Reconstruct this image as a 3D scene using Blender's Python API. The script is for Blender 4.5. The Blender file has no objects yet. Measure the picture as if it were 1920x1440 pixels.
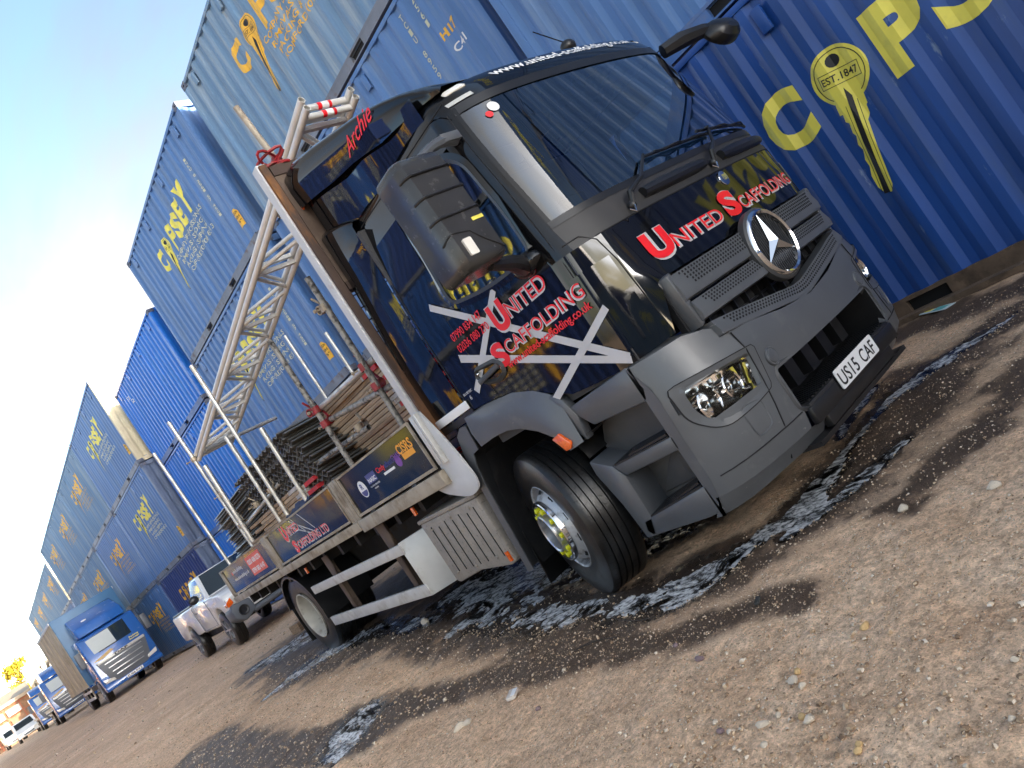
import bpy, bmesh, math, random
import numpy as np
from mathutils import Vector, Matrix
random.seed(7)
rng = np.random.default_rng(11)
SC = bpy.context.scene
COL = SC.collection
# ------------------------------------------------------------------ camera
CAM_POS = (-3.77660, -2.20840, 1.29571)
CR = ((0.66133313, -0.50520405, -0.55444329), (-0.42439674, 0.35746119, -0.83193083), (0.61848678, 0.78548734, 0.02199397))
cd = bpy.data.cameras.new('camera'); cam = bpy.data.objects.new('camera', cd); COL.objects.link(cam)
cd.sensor_width = 36.0; cd.sensor_fit = 'HORIZONTAL'; cd.lens = 1371.49 / 1920 * 36.0
cd.clip_start = 0.05; cd.clip_end = 2000
r_, d_, f_ = CR
cam.matrix_world = Matrix(((r_[0], -d_[0], -f_[0], CAM_POS[0]), (r_[1], -d_[1], -f_[1], CAM_POS[1]), (r_[2], -d_[2], -f_[2], CAM_POS[2]), (0, 0, 0, 1)))
SC.camera = cam
# ------------------------------------------------------------------ light
SUN_ELEV, SUN_PHI = math.radians(12.0), math.radians(15.0)     # low sun beyond the container row, right of the view
sunv = Vector((math.sin(SUN_PHI) * math.cos(SUN_ELEV), -math.cos(SUN_PHI) * math.cos(SUN_ELEV), math.sin(SUN_ELEV)))
W = bpy.data.worlds.new('World'); SC.world = W; W.use_nodes = True
nt = W.node_tree; nt.nodes.clear()
def wn(t, **k):
    n = nt.nodes.new(t)
    for a, b in k.items(): setattr(n, a, b)
    return n
sky = wn('ShaderNodeTexSky', sky_type='NISHITA', sun_disc=False, sun_elevation=SUN_ELEV, sun_rotation=math.pi - SUN_PHI, altitude=50, air_density=1.0, dust_density=1.5, ozone_density=1.2)
tc = wn('ShaderNodeTexCoord'); sep = wn('ShaderNodeSeparateXYZ'); nt.links.new(tc.outputs['Generated'], sep.inputs[0])
def wm(op, a, b=None, c=None):
    n = wn('ShaderNodeMath', operation=op)
    for i, q in enumerate((a, b, c)):
        if q is None: continue
        if hasattr(q, 'links'): nt.links.new(q, n.inputs[i])
        else: n.inputs[i].default_value = q
    return n.outputs[0]
zz = wm('ADD', wm('ABSOLUTE', sep.outputs[2]), 0.14)
cmb = wn('ShaderNodeCombineXYZ'); nt.links.new(wm('DIVIDE', sep.outputs[0], zz), cmb.inputs[0]); nt.links.new(wm('DIVIDE', sep.outputs[1], zz), cmb.inputs[1])
mp = wn('ShaderNodeMapping'); mp.inputs['Rotation'].default_value = (0, 0, 0.5); mp.inputs['Scale'].default_value = (1.0, 0.55, 1); mp.inputs['Location'].default_value = (3.1, 1.7, 0)
nt.links.new(cmb.outputs[0], mp.inputs[0])
n1 = wn('ShaderNodeTexNoise'); n1.inputs['Scale'].default_value = 1.15; n1.inputs['Detail'].default_value = 9; n1.inputs['Roughness'].default_value = 0.58; n1.inputs['Distortion'].default_value = 0.35
nt.links.new(mp.outputs[0], n1.inputs['Vector'])
cr = wn('ShaderNodeValToRGB'); cr.color_ramp.elements[0].position = 0.42; cr.color_ramp.elements[1].position = 0.58
cr.color_ramp.elements[0].color = (0.0, 0.0, 0.0, 1); cr.color_ramp.elements[1].color = (0.97, 0.97, 0.97, 1)
nt.links.new(n1.outputs['Fac'], cr.inputs[0])
bw = wn('ShaderNodeRGBToBW'); nt.links.new(sky.outputs[0], bw.inputs[0])
cl = wn('ShaderNodeCombineXYZ'); lum = bw.outputs[0]                      # cloud is as bright as the air behind it, but whiter
lump = wm('POWER', lum, 1.6)                                               # boosted towards the unseen sun side, added for more fill light
for i, k in enumerate((0.54, 0.54, 0.55)): nt.links.new(wm('MULTIPLY_ADD', lump, k, 0.15), cl.inputs[i])
mixc = wn('ShaderNodeMixRGB'); nt.links.new(cl.outputs[0], mixc.inputs[2])
nt.links.new(cr.outputs[0], mixc.inputs[0]); nt.links.new(sky.outputs[0], mixc.inputs[1])
bg = wn('ShaderNodeBackground'); bg.inputs[1].default_value = 0.10
nt.links.new(mixc.outputs[0], bg.inputs[0]); wo = wn('ShaderNodeOutputWorld'); nt.links.new(bg.outputs[0], wo.inputs[0])
sl = bpy.data.lights.new('sun', 'SUN'); sl.energy = 3.2; sl.angle = math.radians(0.6); sl.color = (1.0, 0.84, 0.62)
so = bpy.data.objects.new('sun', sl); COL.objects.link(so); so.rotation_euler = sunv.to_track_quat('Z', 'Y').to_euler(); so.location = (20, -30, 20)
SC.view_settings.view_transform = 'Standard'; SC.view_settings.look = 'None'; SC.view_settings.exposure = 2.62; SC.view_settings.gamma = 1.0
SC.render.engine = 'CYCLES'
SC.cycles.use_denoising = True; SC.cycles.max_bounces = 8; SC.cycles.transparent_max_bounces = 12; SC.cycles.caustics_reflective = False; SC.cycles.caustics_refractive = False
SC.cycles.sample_clamp_indirect = 6.0
# ------------------------------------------------------------------ materials
MATS = {}
def mat(name, col, rough=0.5, metal=0.0, coat=0.0, var=0.0, vs=4.0, dirt=None, da=0.5, ds=3.0, stretch=(1, 1, 1), bump=0.0, bs=40.0, spec=0.5, rvar=0.0, emit=None, dpos=0.5, d2=None):
    """procedural painted / metal / plastic surface: base colour, tone variation, shaped dirt, fine relief"""
    m = bpy.data.materials.new(name); m.use_nodes = True; t = m.node_tree; P = t.nodes['Principled BSDF']
    P.inputs['Roughness'].default_value = rough; P.inputs['Metallic'].default_value = metal; P.inputs['Coat Weight'].default_value = coat; P.inputs['Coat Roughness'].default_value = 0.04
    P.inputs['Specular IOR Level'].default_value = spec
    c4 = (*col, 1); P.inputs['Base Color'].default_value = c4
    L = t.links.new
    if var or dirt or bump or rvar or d2:
        tcn = t.nodes.new('ShaderNodeTexCoord'); mpn = t.nodes.new('ShaderNodeMapping'); mpn.inputs['Scale'].default_value = stretch; L(tcn.outputs['Object'], mpn.inputs[0])
        src = None
        if var:
            n = t.nodes.new('ShaderNodeTexNoise'); n.inputs['Scale'].default_value = vs; n.inputs['Detail'].default_value = 5; L(mpn.outputs[0], n.inputs['Vector'])
            r = t.nodes.new('ShaderNodeValToRGB'); r.color_ramp.elements[0].position = 0.3; r.color_ramp.elements[1].position = 0.7
            r.color_ramp.elements[0].color = tuple(max(0, q * (1 - var)) for q in col) + (1,); r.color_ramp.elements[1].color = tuple(min(1, q * (1 + var)) for q in col) + (1,)
            L(n.outputs['Fac'], r.inputs[0]); src = r.outputs[0]
        if dirt:
            n = t.nodes.new('ShaderNodeTexNoise'); n.inputs['Scale'].default_value = ds; n.inputs['Detail'].default_value = 8; n.inputs['Roughness'].default_value = 0.65; L(mpn.outputs[0], n.inputs['Vector'])
            r = t.nodes.new('ShaderNodeValToRGB'); r.color_ramp.elements[0].position = dpos; r.color_ramp.elements[1].position = min(1, dpos + 0.18)
            r.color_ramp.elements[0].color = (0, 0, 0, 1); r.color_ramp.elements[1].color = (da, da, da, 1); L(n.outputs['Fac'], r.inputs[0])
            mx = t.nodes.new('ShaderNodeMixRGB'); L(r.outputs[0], mx.inputs[0])
            if src: L(src, mx.inputs[1])
            else: mx.inputs[1].default_value = c4
            mx.inputs[2].default_value = (*dirt, 1); src = mx.outputs[0]
            ad = t.nodes.new('ShaderNodeMath'); ad.operation = 'MULTIPLY_ADD'; ad.inputs[1].default_value = 0.4; ad.inputs[2].default_value = rough; L(r.outputs[0], ad.inputs[0]); L(ad.outputs[0], P.inputs['Roughness'])
        if d2:                                   # second, sparser layer: (colour, amount, scale, threshold, stretch)
            mq = t.nodes.new('ShaderNodeMapping'); mq.inputs['Scale'].default_value = d2[4]; mq.inputs['Location'].default_value = (3.3, 1.7, 5.1); L(tcn.outputs['Object'], mq.inputs[0])
            n = t.nodes.new('ShaderNodeTexNoise'); n.inputs['Scale'].default_value = d2[2]; n.inputs['Detail'].default_value = 10; n.inputs['Roughness'].default_value = 0.7; L(mq.outputs[0], n.inputs['Vector'])
            r = t.nodes.new('ShaderNodeValToRGB'); r.color_ramp.elements[0].position = d2[3]; r.color_ramp.elements[1].position = d2[3] + 0.06
            r.color_ramp.elements[0].color = (0, 0, 0, 1); r.color_ramp.elements[1].color = (d2[1],) * 3 + (1,); L(n.outputs['Fac'], r.inputs[0])
            mx = t.nodes.new('ShaderNodeMixRGB'); L(r.outputs[0], mx.inputs[0])
            if src: L(src, mx.inputs[1])
            else: mx.inputs[1].default_value = c4
            mx.inputs[2].default_value = (*d2[0], 1); src = mx.outputs[0]
        if src: L(src, P.inputs['Base Color'])
        if rvar and not dirt:
            n = t.nodes.new('ShaderNodeTexNoise'); n.inputs['Scale'].default_value = vs * 2; n.inputs['Detail'].default_value = 6; L(mpn.outputs[0], n.inputs['Vector'])
            ad = t.nodes.new('ShaderNodeMapRange'); ad.inputs['From Min'].default_value = 0.3; ad.inputs['From Max'].default_value = 0.7; ad.inputs['To Min'].default_value = max(0.02, rough - rvar); ad.inputs['To Max'].default_value = min(1, rough + rvar)
            L(n.outputs['Fac'], ad.inputs[0]); L(ad.outputs[0], P.inputs['Roughness'])
        if bump:
            n = t.nodes.new('ShaderNodeTexNoise'); n.inputs['Scale'].default_value = bs; n.inputs['Detail'].default_value = 6; L(mpn.outputs[0], n.inputs['Vector'])
            b = t.nodes.new('ShaderNodeBump'); b.inputs['Strength'].default_value = bump; b.inputs['Distance'].default_value = 0.01; L(n.outputs['Fac'], b.inputs['Height']); L(b.outputs[0], P.inputs['Normal'])
    if emit:
        P.inputs['Emission Color'].default_value = (*emit, 1); P.inputs['Emission Strength'].default_value = 1
    MATS[name] = m; return m
def glass_mat(name, tint, rough=0.01, ior=1.5, boost=1.0):
    m = bpy.data.materials.new(name); m.use_nodes = True; t = m.node_tree; t.nodes.clear()
    o = t.nodes.new('ShaderNodeOutputMaterial'); mx = t.nodes.new('ShaderNodeMixShader'); tr = t.nodes.new('ShaderNodeBsdfTransparent'); gl = t.nodes.new('ShaderNodeBsdfGlossy'); fr = t.nodes.new('ShaderNodeFresnel')
    tr.inputs[0].default_value = (*tint, 1); gl.inputs['Roughness'].default_value = rough; fr.inputs[0].default_value = ior
    mu = t.nodes.new('ShaderNodeMath'); mu.operation = 'MULTIPLY'; mu.use_clamp = True; mu.inputs[1].default_value = boost
    t.links.new(fr.outputs[0], mu.inputs[0]); t.links.new(mu.outputs[0], mx.inputs[0]); t.links.new(tr.outputs[0], mx.inputs[1]); t.links.new(gl.outputs[0], mx.inputs[2]); t.links.new(mx.outputs[0], o.inputs[0])
    MATS[name] = m; return m
# ------------------------------------------------------------------ mesh helpers
def V(*a): return Vector(a)
class MB:
    def __init__(s): s.v = []; s.f = []
    def add(s, vs, fs):
        o = len(s.v); s.v += [tuple(p) for p in vs]; s.f += [tuple(i + o for i in q) for q in fs]; return s
    def box(s, x0, x1, y0, y1, z0, z1):
        return s.add([(x0, y0, z0), (x1, y0, z0), (x1, y1, z0), (x0, y1, z0), (x0, y0, z1), (x1, y0, z1), (x1, y1, z1), (x0, y1, z1)],
                     [(0, 3, 2, 1), (4, 5, 6, 7), (0, 1, 5, 4), (1, 2, 6, 5), (2, 3, 7, 6), (3, 0, 4, 7)])
    def cbox(s, c, d): return s.box(c[0] - d[0] / 2, c[0] + d[0] / 2, c[1] - d[1] / 2, c[1] + d[1] / 2, c[2] - d[2] / 2, c[2] + d[2] / 2)
    def beam(s, p0, p1, w, h, up=(0, 0, 1)):
        p0, p1 = Vector(p0), Vector(p1); d = (p1 - p0).normalized(); sx = d.cross(Vector(up)).normalized(); u = sx.cross(d)
        q = []
        for p in (p0, p1):
            for a, b in ((-1, -1), (1, -1), (1, 1), (-1, 1)): q.append(p + sx * a * w / 2 + u * b * h / 2)
        return s.add(q, [(0, 1, 2, 3), (7, 6, 5, 4), (0, 4, 5, 1), (1, 5, 6, 2), (2, 6, 7, 3), (3, 7, 4, 0)])
    def path(s, pts, r, n=10, cap=True):
        pts = [Vector(p) for p in pts]; k = len(pts); rr = r if isinstance(r, (list, tuple)) else [r] * k
        d0 = (pts[1] - pts[0]).normalized(); a = Vector((0, 0, 1)) if abs(d0.z) < 0.9 else Vector((1, 0, 0)); u = d0.cross(a).normalized()
        vs = []
        for i, p in enumerate(pts):
            d = (pts[min(i + 1, k - 1)] - pts[max(i - 1, 0)]).normalized(); u = (u - d * u.dot(d)).normalized(); w = d.cross(u)
            for j in range(n):
                t = 2 * math.pi * j / n; vs.append(p + (u * math.cos(t) + w * math.sin(t)) * rr[i])
        fs = [(i * n + j, i * n + (j + 1) % n, (i + 1) * n + (j + 1) % n, (i + 1) * n + j) for i in range(k - 1) for j in range(n)]
        if cap: fs += [tuple(range(n))[::-1], tuple(range((k - 1) * n, k * n))]
        return s.add(vs, fs)
    def tube(s, p0, p1, r, n=10, cap=True): return s.path([p0, p1], r, n, cap)
    def pipe(s, p0, p1, r, ri=None, n=12):
        """open ended tube with a wall"""
        p0, p1 = Vector(p0), Vector(p1); ri = ri or r * 0.85; d = (p1 - p0).normalized(); a = Vector((0, 0, 1)) if abs(d.z) < 0.9 else Vector((1, 0, 0)); u = d.cross(a).normalized(); w = d.cross(u); vs = []
        for p, q in ((p0, r), (p1, r), (p1, ri), (p0, ri)):
            for j in range(n):
                t = 2 * math.pi * j / n; vs.append(p + (u * math.cos(t) + w * math.sin(t)) * q)
        return s.add(vs, [(k * n + j, k * n + (j + 1) % n, ((k + 1) % 4) * n + (j + 1) % n, ((k + 1) % 4) * n + j) for k in range(4) for j in range(n)])
    def lathe(s, prof, c, axis='x', n=32, closed=False):
        vs = []
        for (a, r) in prof:
            for j in range(n):
                t = 2 * math.pi * j / n; p, q = r * math.cos(t), r * math.sin(t)
                vs.append({'x': (c[0] + a, c[1] + p, c[2] + q), 'y': (c[0] + p, c[1] + a, c[2] + q), 'z': (c[0] + p, c[1] + q, c[2] + a)}[axis])
        k = len(prof); fs = [(i * n + j, i * n + (j + 1) % n, (i + 1) * n + (j + 1) % n, (i + 1) * n + j) for i in range(k - 1) for j in range(n)]
        if closed: fs += [((k - 1) * n + j, (k - 1) * n + (j + 1) % n, (j + 1) % n, j) for j in range(n)]
        return s.add(vs, fs)
    def prism(s, poly, axis, a, b):
        k = len(poly); m = {'x': lambda p, t: (t, p[0], p[1]), 'y': lambda p, t: (p[0], t, p[1]), 'z': lambda p, t: (p[0], p[1], t)}[axis]
        vs = [m(p, a) for p in poly] + [m(p, b) for p in poly]
        return s.add(vs, [tuple(range(k)), tuple(range(k, 2 * k))[::-1]] + [(i, (i + 1) % k, k + (i + 1) % k, k + i) for i in range(k)])
    def grid(s, rows, skip=None):
        o = len(s.v); m = len(rows[0])
        for r in rows: s.v += [tuple(p) for p in r]
        for i in range(len(rows) - 1):
            for j in range(m - 1):
                if skip and skip(i, j): continue
                s.f.append((o + i * m + j, o + i * m + j + 1, o + (i + 1) * m + j + 1, o + (i + 1) * m + j))
        return s
    def ring(s, outer, inner):
        k = len(outer); return s.add(list(outer) + list(inner), [(i, (i + 1) % k, k + (i + 1) % k, k + i) for i in range(k)])
    def poly(s, pts): return s.add(pts, [tuple(range(len(pts)))])
    def sphere(s, c, r, n=8, m=6, sc=(1, 1, 1)):
        return s.lathe([(-r * math.cos(math.pi * i / m), r * max(0.001, math.sin(math.pi * i / m))) for i in range(m + 1)], (0, 0, 0), 'z', n) and s._sc(c, sc, (m + 1) * n)
    def _sc(s, c, sc, k):
        for i in range(len(s.v) - k, len(s.v)):
            p = s.v[i]; s.v[i] = (c[0] + p[0] * sc[0], c[1] + p[1] * sc[1], c[2] + p[2] * sc[2])
        return s
    def mirror_x(s):
        k = len(s.v); s.v += [(-p[0], p[1], p[2]) for p in s.v]; s.f += [tuple(i + k for i in q)[::-1] for q in s.f]; return s
    def mesh(s, name, bev=0.0, seg=2, angle=35, solid=0.0, doubles=0.0, fixn=True):
        me = bpy.data.meshes.new(name); me.from_pydata(s.v, [], s.f)
        bm = bmesh.new(); bm.from_mesh(me)
        if doubles: bmesh.ops.remove_doubles(bm, verts=bm.verts, dist=doubles)
        if fixn: bmesh.ops.recalc_face_normals(bm, faces=bm.faces)
        if solid: bmesh.ops.solidify(bm, geom=bm.faces[:] + bm.edges[:] + bm.verts[:], thickness=solid)
        if bev:
            es = [e for e in bm.edges if len(e.link_faces) == 2 and e.calc_face_angle(0) > math.radians(28)]
            bmesh.ops.bevel(bm, geom=es, offset=bev, segments=seg, affect='EDGES', clamp_overlap=True, profile=0.5)
        bm.to_mesh(me); bm.free(); me.update()
        for p in me.polygons: p.use_smooth = True
        me.set_sharp_from_angle(angle=math.radians(angle))
        return me
    def build(s, name, m, parent=None, **k):
        o = bpy.data.objects.new(name, s.mesh(name, **k)); COL.objects.link(o); o.data.materials.append(MATS[m] if isinstance(m, str) else m)
        if parent: o.parent = parent
        return o
def tag(o, label=None, cat=None, group=None, kind=None):
    for k, v in (('label', label), ('category', cat), ('group', group), ('kind', kind)):
        if v: o[k] = v
    return o
def thing(name, label, cat, loc=(0, 0, 0), rz=0.0, group=None):
    o = bpy.data.objects.new(name, None); COL.objects.link(o); o.location = loc; o.rotation_euler = (0, 0, rz); o.empty_display_size = 0.2
    return tag(o, label, cat, group)
def inst(src, parent=None, loc=None, rot=None, scale=None, m=None):
    """linked copy of one mesh object, material slot on the object"""
    c = src.copy(); COL.objects.link(c); c.parent = parent
    if loc is not None: c.location = loc
    if rot is not None: c.rotation_euler = rot
    if scale is not None: c.scale = scale
    if m is not None:
        c.material_slots[0].link = 'OBJECT'; c.material_slots[0].material = MATS[m] if isinstance(m, str) else m
    return c
def meshobj(name, me, m, parent=None, loc=None, rot=None, scale=None):
    o = bpy.data.objects.new(name, me); COL.objects.link(o); o.parent = parent
    if not me.materials: me.materials.append(MATS[m] if isinstance(m, str) else m)
    else:
        o.material_slots[0].link = 'OBJECT'; o.material_slots[0].material = MATS[m] if isinstance(m, str) else m
    if loc is not None: o.location = loc
    if rot is not None: o.rotation_euler = rot
    if scale is not None: o.scale = scale
    return o
def copy_tree(o, parent=None):
    c = o.copy(); COL.objects.link(c); c.parent = parent
    for ch in o.children: copy_tree(ch, c)
    return c
# lettering: flat outlines of the built-in font as vertex / face lists, left edge and baseline at 0
_tc = {}
def text_geo(txt, bold=0.0, shear=0.0, space=1.0, res=4):
    key = (txt, bold, shear, space, res)
    if key in _tc: return _tc[key]
    cu = bpy.data.curves.new('t', 'FONT'); cu.body = txt; cu.size = 1; cu.offset = bold; cu.shear = shear; cu.space_character = space; cu.resolution_u = res
    ob = bpy.data.objects.new('t', cu); COL.objects.link(ob)
    dg = bpy.context.evaluated_depsgraph_get(); me = ob.evaluated_get(dg).to_mesh()
    vs = np.array([v.co[:] for v in me.vertices]) if len(me.vertices) else np.zeros((1, 3)); fs = [tuple(p.vertices) for p in me.polygons]
    ob.evaluated_get(dg).to_mesh_clear(); bpy.data.objects.remove(ob); bpy.data.curves.remove(cu)
    x0, x1 = vs[:, 0].min(), vs[:, 0].max(); vs[:, 0] -= x0
    _tc[key] = (vs, fs, x1 - x0); return _tc[key]
CAPH = 0.73
def text_on(mb, txt, org, right, up, h, width=None, bold=0.0, shear=0.0, space=1.0, fn=None, res=4):
    """letters of cap height h starting at org; fn maps flat points onto a curved surface"""
    vs, fs, w = text_geo(txt, bold, shear, space, res); sy = h / CAPH; sx = (width / w) if width else sy
    o, r, u = Vector(org), Vector(right), Vector(up)
    pts = [o + r * (p[0] * sx) + u * (p[1] * sy) for p in vs]
    if fn: pts = [fn(p) for p in pts]
    mb.add(pts, fs); return mb
def rrect(x0, x1, y0, y1, r, n=5):
    """rounded rectangle outline in 2D, anticlockwise"""
    out = []
    for cx, cy, a0 in ((x1 - r, y0 + r, -90), (x1 - r, y1 - r, 0), (x0 + r, y1 - r, 90), (x0 + r, y0 + r, 180)):
        for i in range(n + 1):
            a = math.radians(a0 + 90 * i / n); out.append((cx + r * math.cos(a), cy + r * math.sin(a)))
    return out
def round_poly(pts, r, n=4):
    """round the corners of a 2D polygon"""
    out = []; k = len(pts)
    for i in range(k):
        p, a, b = Vector(pts[i]), Vector(pts[i - 1]), Vector(pts[(i + 1) % k]); rr = r[i] if isinstance(r, (list, tuple)) else r
        d1, d2 = (a - p), (b - p); rr1 = min(rr, d1.length * 0.48, d2.length * 0.48); p1, p2 = p + d1.normalized() * rr1, p + d2.normalized() * rr1
        for j in range(n + 1):
            t = j / n; out.append(tuple(p1 * (1 - t) ** 2 + p * 2 * t * (1 - t) + p2 * t * t))
    return out
def resample(pts, n):
    """n points evenly along a closed 2D outline"""
    p = np.array(list(pts) + [pts[0]]); d = np.r_[0, np.cumsum(np.hypot(*(p[1:] - p[:-1]).T))]; t = np.linspace(0, d[-1], n + 1)[:-1]
    return list(zip(np.interp(t, d, p[:, 0]).tolist(), np.interp(t, d, p[:, 1]).tolist()))
def lerp_tab(tab):
    xs = [a for a, b in tab]; ys = [b for a, b in tab]
    return lambda x: float(np.interp(x, xs, ys))
GZ = lerp_tab([(-300, 0), (2, 0), (7, 0.05), (10, 0.16), (14, 0.30), (20, 0.31), (400, 0.31)])
# ================================================================== place: ground, water, containers
mat('cont_navy', (0.012, 0.066, 0.27), 0.42, var=0.25, vs=1.2, dirt=(0.05, 0.09, 0.17), da=0.55, ds=1.6, stretch=(3.0, 3.0, 0.6), dpos=0.52, bump=0.05, bs=18, d2=((0.22, 0.30, 0.42), 0.7, 7, 0.63, (1, 1, .25)))
mat('cont_mid', (0.075, 0.175, 0.39), 0.45, var=0.18, vs=1.0, dirt=(0.22, 0.30, 0.40), da=0.65, ds=1.1, stretch=(3.0, 3.0, 0.35), dpos=0.5, bump=0.05, bs=18, d2=((0.17, 0.09, 0.05), 0.7, 5, 0.66, (1, 1, .2)))
mat('cont_mid2', (0.050, 0.140, 0.34), 0.5, var=0.18, vs=1.0, dirt=(0.20, 0.25, 0.33), da=0.5, ds=1.3, stretch=(3.0, 3.0, 0.3), dpos=0.48, bump=0.05, bs=18, d2=((0.17, 0.09, 0.05), 0.7, 5, 0.65, (1, 1, .2)))
mat('cont_bright', (0.012, 0.150, 0.56), 0.4, var=0.12, vs=0.8, dirt=(0.08, 0.25, 0.55), da=0.4, ds=0.9, stretch=(2.0, 2.0, 0.3), dpos=0.52)
mat('cont_faded', (0.130, 0.240, 0.38), 0.6, var=0.2, vs=1.0, dirt=(0.34, 0.40, 0.44), da=0.75, ds=1.3, stretch=(4.0, 4.0, 0.25), dpos=0.46, bump=0.08, bs=15, d2=((0.20, 0.12, 0.07), 0.7, 5, 0.64, (1, 1, .15)))
mat('cont_dark', (0.012, 0.035, 0.16), 0.45, var=0.2, vs=1.0, dirt=(0.10, 0.14, 0.24), da=0.4, ds=1.5, stretch=(3.0, 3.0, 0.4), dpos=0.55)
mat('cont_rail', (0.16, 0.18, 0.22), 0.55, var=0.25, vs=2.5, dirt=(0.15, 0.075, 0.035), da=0.7, ds=4, dpos=0.55)
mat('cont_railblue', (0.05, 0.13, 0.34), 0.5, var=0.2, vs=2, dirt=(0.22, 0.22, 0.22), da=0.5, ds=3)
mat('cont_dirtyrail', (0.13, 0.085, 0.055), 0.85, var=0.35, vs=6, dirt=(0.05, 0.035, 0.025), da=0.8, ds=5, bump=0.4, bs=30)
mat('cont_beige', (0.62, 0.54, 0.36), 0.55, var=0.1, vs=2, dirt=(0.4, 0.3, 0.18), da=0.4, ds=3)
mat('cont_slate', (0.085, 0.12, 0.20), 0.5, var=0.15, vs=2)
mat('cont_red', (0.42, 0.09, 0.05), 0.55, var=0.2, vs=2)
mat('casting', (0.10, 0.12, 0.17), 0.6, var=0.3, vs=12, dirt=(0.16, 0.08, 0.04), da=0.8, ds=10)
mat('black_gap', (0.006, 0.006, 0.007), 0.8)
mat('paint_yellow', (0.80, 0.70, 0.10), 0.5, var=0.06, vs=6, dirt=(0.55, 0.48, 0.12), da=0.5, ds=5, dpos=0.55)
mat('paint_orange', (0.78, 0.43, 0.035), 0.5, var=0.08, vs=6, dirt=(0.5, 0.33, 0.1), da=0.5, ds=5, dpos=0.55)
mat('paint_cream', (0.55, 0.55, 0.38), 0.5, var=0.06, vs=6)
mat('paint_tan', (0.48, 0.31, 0.12), 0.55, var=0.1, vs=6)
mat('paint_white', (0.72, 0.72, 0.72), 0.5)
mat('paint_black', (0.008, 0.008, 0.009), 0.5)
# ---------------------------------------------------------------- ground sheet
def vnoise(x, y, seed):
    r = np.random.default_rng(seed); T = r.random((256, 256)); xi, yi = np.floor(x).astype(int), np.floor(y).astype(int); fx, fy = x - xi, y - yi
    fx, fy = fx * fx * (3 - 2 * fx), fy * fy * (3 - 2 * fy); g = lambda a, b: T[a % 256, b % 256]
    return (g(xi, yi) * (1 - fx) + g(xi + 1, yi) * fx) * (1 - fy) + (g(xi, yi + 1) * (1 - fx) + g(xi + 1, yi + 1) * fx) * fy - 0.5
def fbm(x, y, s, o, seed):
    v = 0; a = 1
    for i in range(o): v = v + a * vnoise(x * s, y * s, seed + i); s *= 2.07; a *= 0.5
    return v
def polydist(x, y, pts):
    """distance to a polyline whose points carry a half width; returns d / width"""
    best = np.full(x.shape, 1e9)
    for (ax, ay, aw), (bx, by, bw) in zip(pts[:-1], pts[1:]):
        dx, dy = bx - ax, by - ay; t = np.clip(((x - ax) * dx + (y - ay) * dy) / (dx * dx + dy * dy + 1e-9), 0, 1)
        best = np.minimum(best, np.hypot(x - ax - t * dx, y - ay - t * dy) / (aw + t * (bw - aw)))
    return best
WATER = [[(1.35, -0.33, .03), (1.0, -0.02, .10), (0.62, 0.22, .07), (0.3, 0.27, .05), (-0.1, 0.28, .03), (-0.35, 0.27, .09), (-0.7, 0.27, .12), (-0.95, 0.45, .06), (-1.12, 0.55, .10), (-1.25, 0.65, .16), (-1.32, 0.95, .15), (-1.33, 1.35, .11), (-1.3, 1.9, .17), (-1.12, 2.5, .22), (-1.05, 3.1, .22), (-1.22, 3.45, .10)],
         [(0.95, 0.50, .05), (0.55, 0.50, .07), (0.2, 0.42, .03)], [(-0.2, -0.12, .05), (-0.6, 0.0, .06), (-0.95, 0.2, .05)],
         [(-1.0, 4.3, .10), (-0.95, 5.2, .14), (-1.0, 6.2, .2), (-1.25, 6.9, .25), (-1.6, 7.05, .17), (-1.98, 7.1, .05)], [(-0.5, 8.6, .3), (-0.95, 9.2, .35), (-1.35, 9.75, .12)],
         [(-2.3, 3.3, .22), (-2.55, 3.1, .16)], [(0.6, 1.2, .35), (-0.3, 1.6, .35), (-0.6, 2.6, .4), (-0.4, 4.4, .4)]]
DAMP = [[(1.6, -0.45, .25), (0.9, 0.0, .45), (0.1, 0.1, .48), (-0.7, 0.1, .42), (-1.3, 0.6, .42), (-1.45, 1.6, .40), (-1.2, 3.0, .45), (-1.0, 5.0, .5), (-1.4, 7.1, .65), (-0.8, 9.3, .9)],
        [(-1.55, -0.2, .12), (-1.75, 0.6, .20), (-1.85, 1.5, .24), (-2.1, 2.4, .26), (-2.35, 3.2, .42), (-2.7, 4.2, .3), (-2.8, 7.0, .4)], [(0.0, 2.0, 1.4), (0.0, 8.0, 1.3)],
        [(0.3, -0.75, .22), (-0.4, -0.55, .20), (-0.95, -0.35, .16)], [(1.9, -0.9, .3), (2.2, 0.6, .35), (2.3, 2.5, .4)]]
def axis_lines(segs):
    out = []
    for a, b, s in segs: out += list(np.arange(a, b - 1e-6, s))
    return np.array(out + [segs[-1][1]])
gx = axis_lines([(-400, -60, 40), (-60, -12, 6), (-12, -5, 0.5), (-5, -3.4, 0.08), (-3.4, 1.5, 0.024), (1.5, 3.2, 0.06), (3.2, 8, 0.6), (8, 60, 8), (60, 400, 40)])
gy = axis_lines([(-300, -20, 20), (-20, -4, 1.6), (-4, -2.2, 0.15), (-2.2, 4.2, 0.024), (4.2, 10, 0.05), (10, 20, 0.25), (20, 60, 1.5), (60, 400, 20)])
X, Y = np.meshgrid(gx, gy)
Zb = np.interp(Y, [-300, 2, 7, 10, 14, 20, 400], [0, 0, .05, .16, .30, .31, .31])
wob = fbm(X, Y, 1.3, 3, 5) * 0.5; wob2 = fbm(X, Y, 6.0, 3, 15)
wd = np.full(X.shape, 9.0)
for p in WATER: wd = np.minimum(wd, polydist(X + 0.10 * wob2, Y + 0.10 * wob, p) + 0.55 * fbm(X, Y, 9.0, 3, 25))
dd = np.full(X.shape, 9.0)
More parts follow.
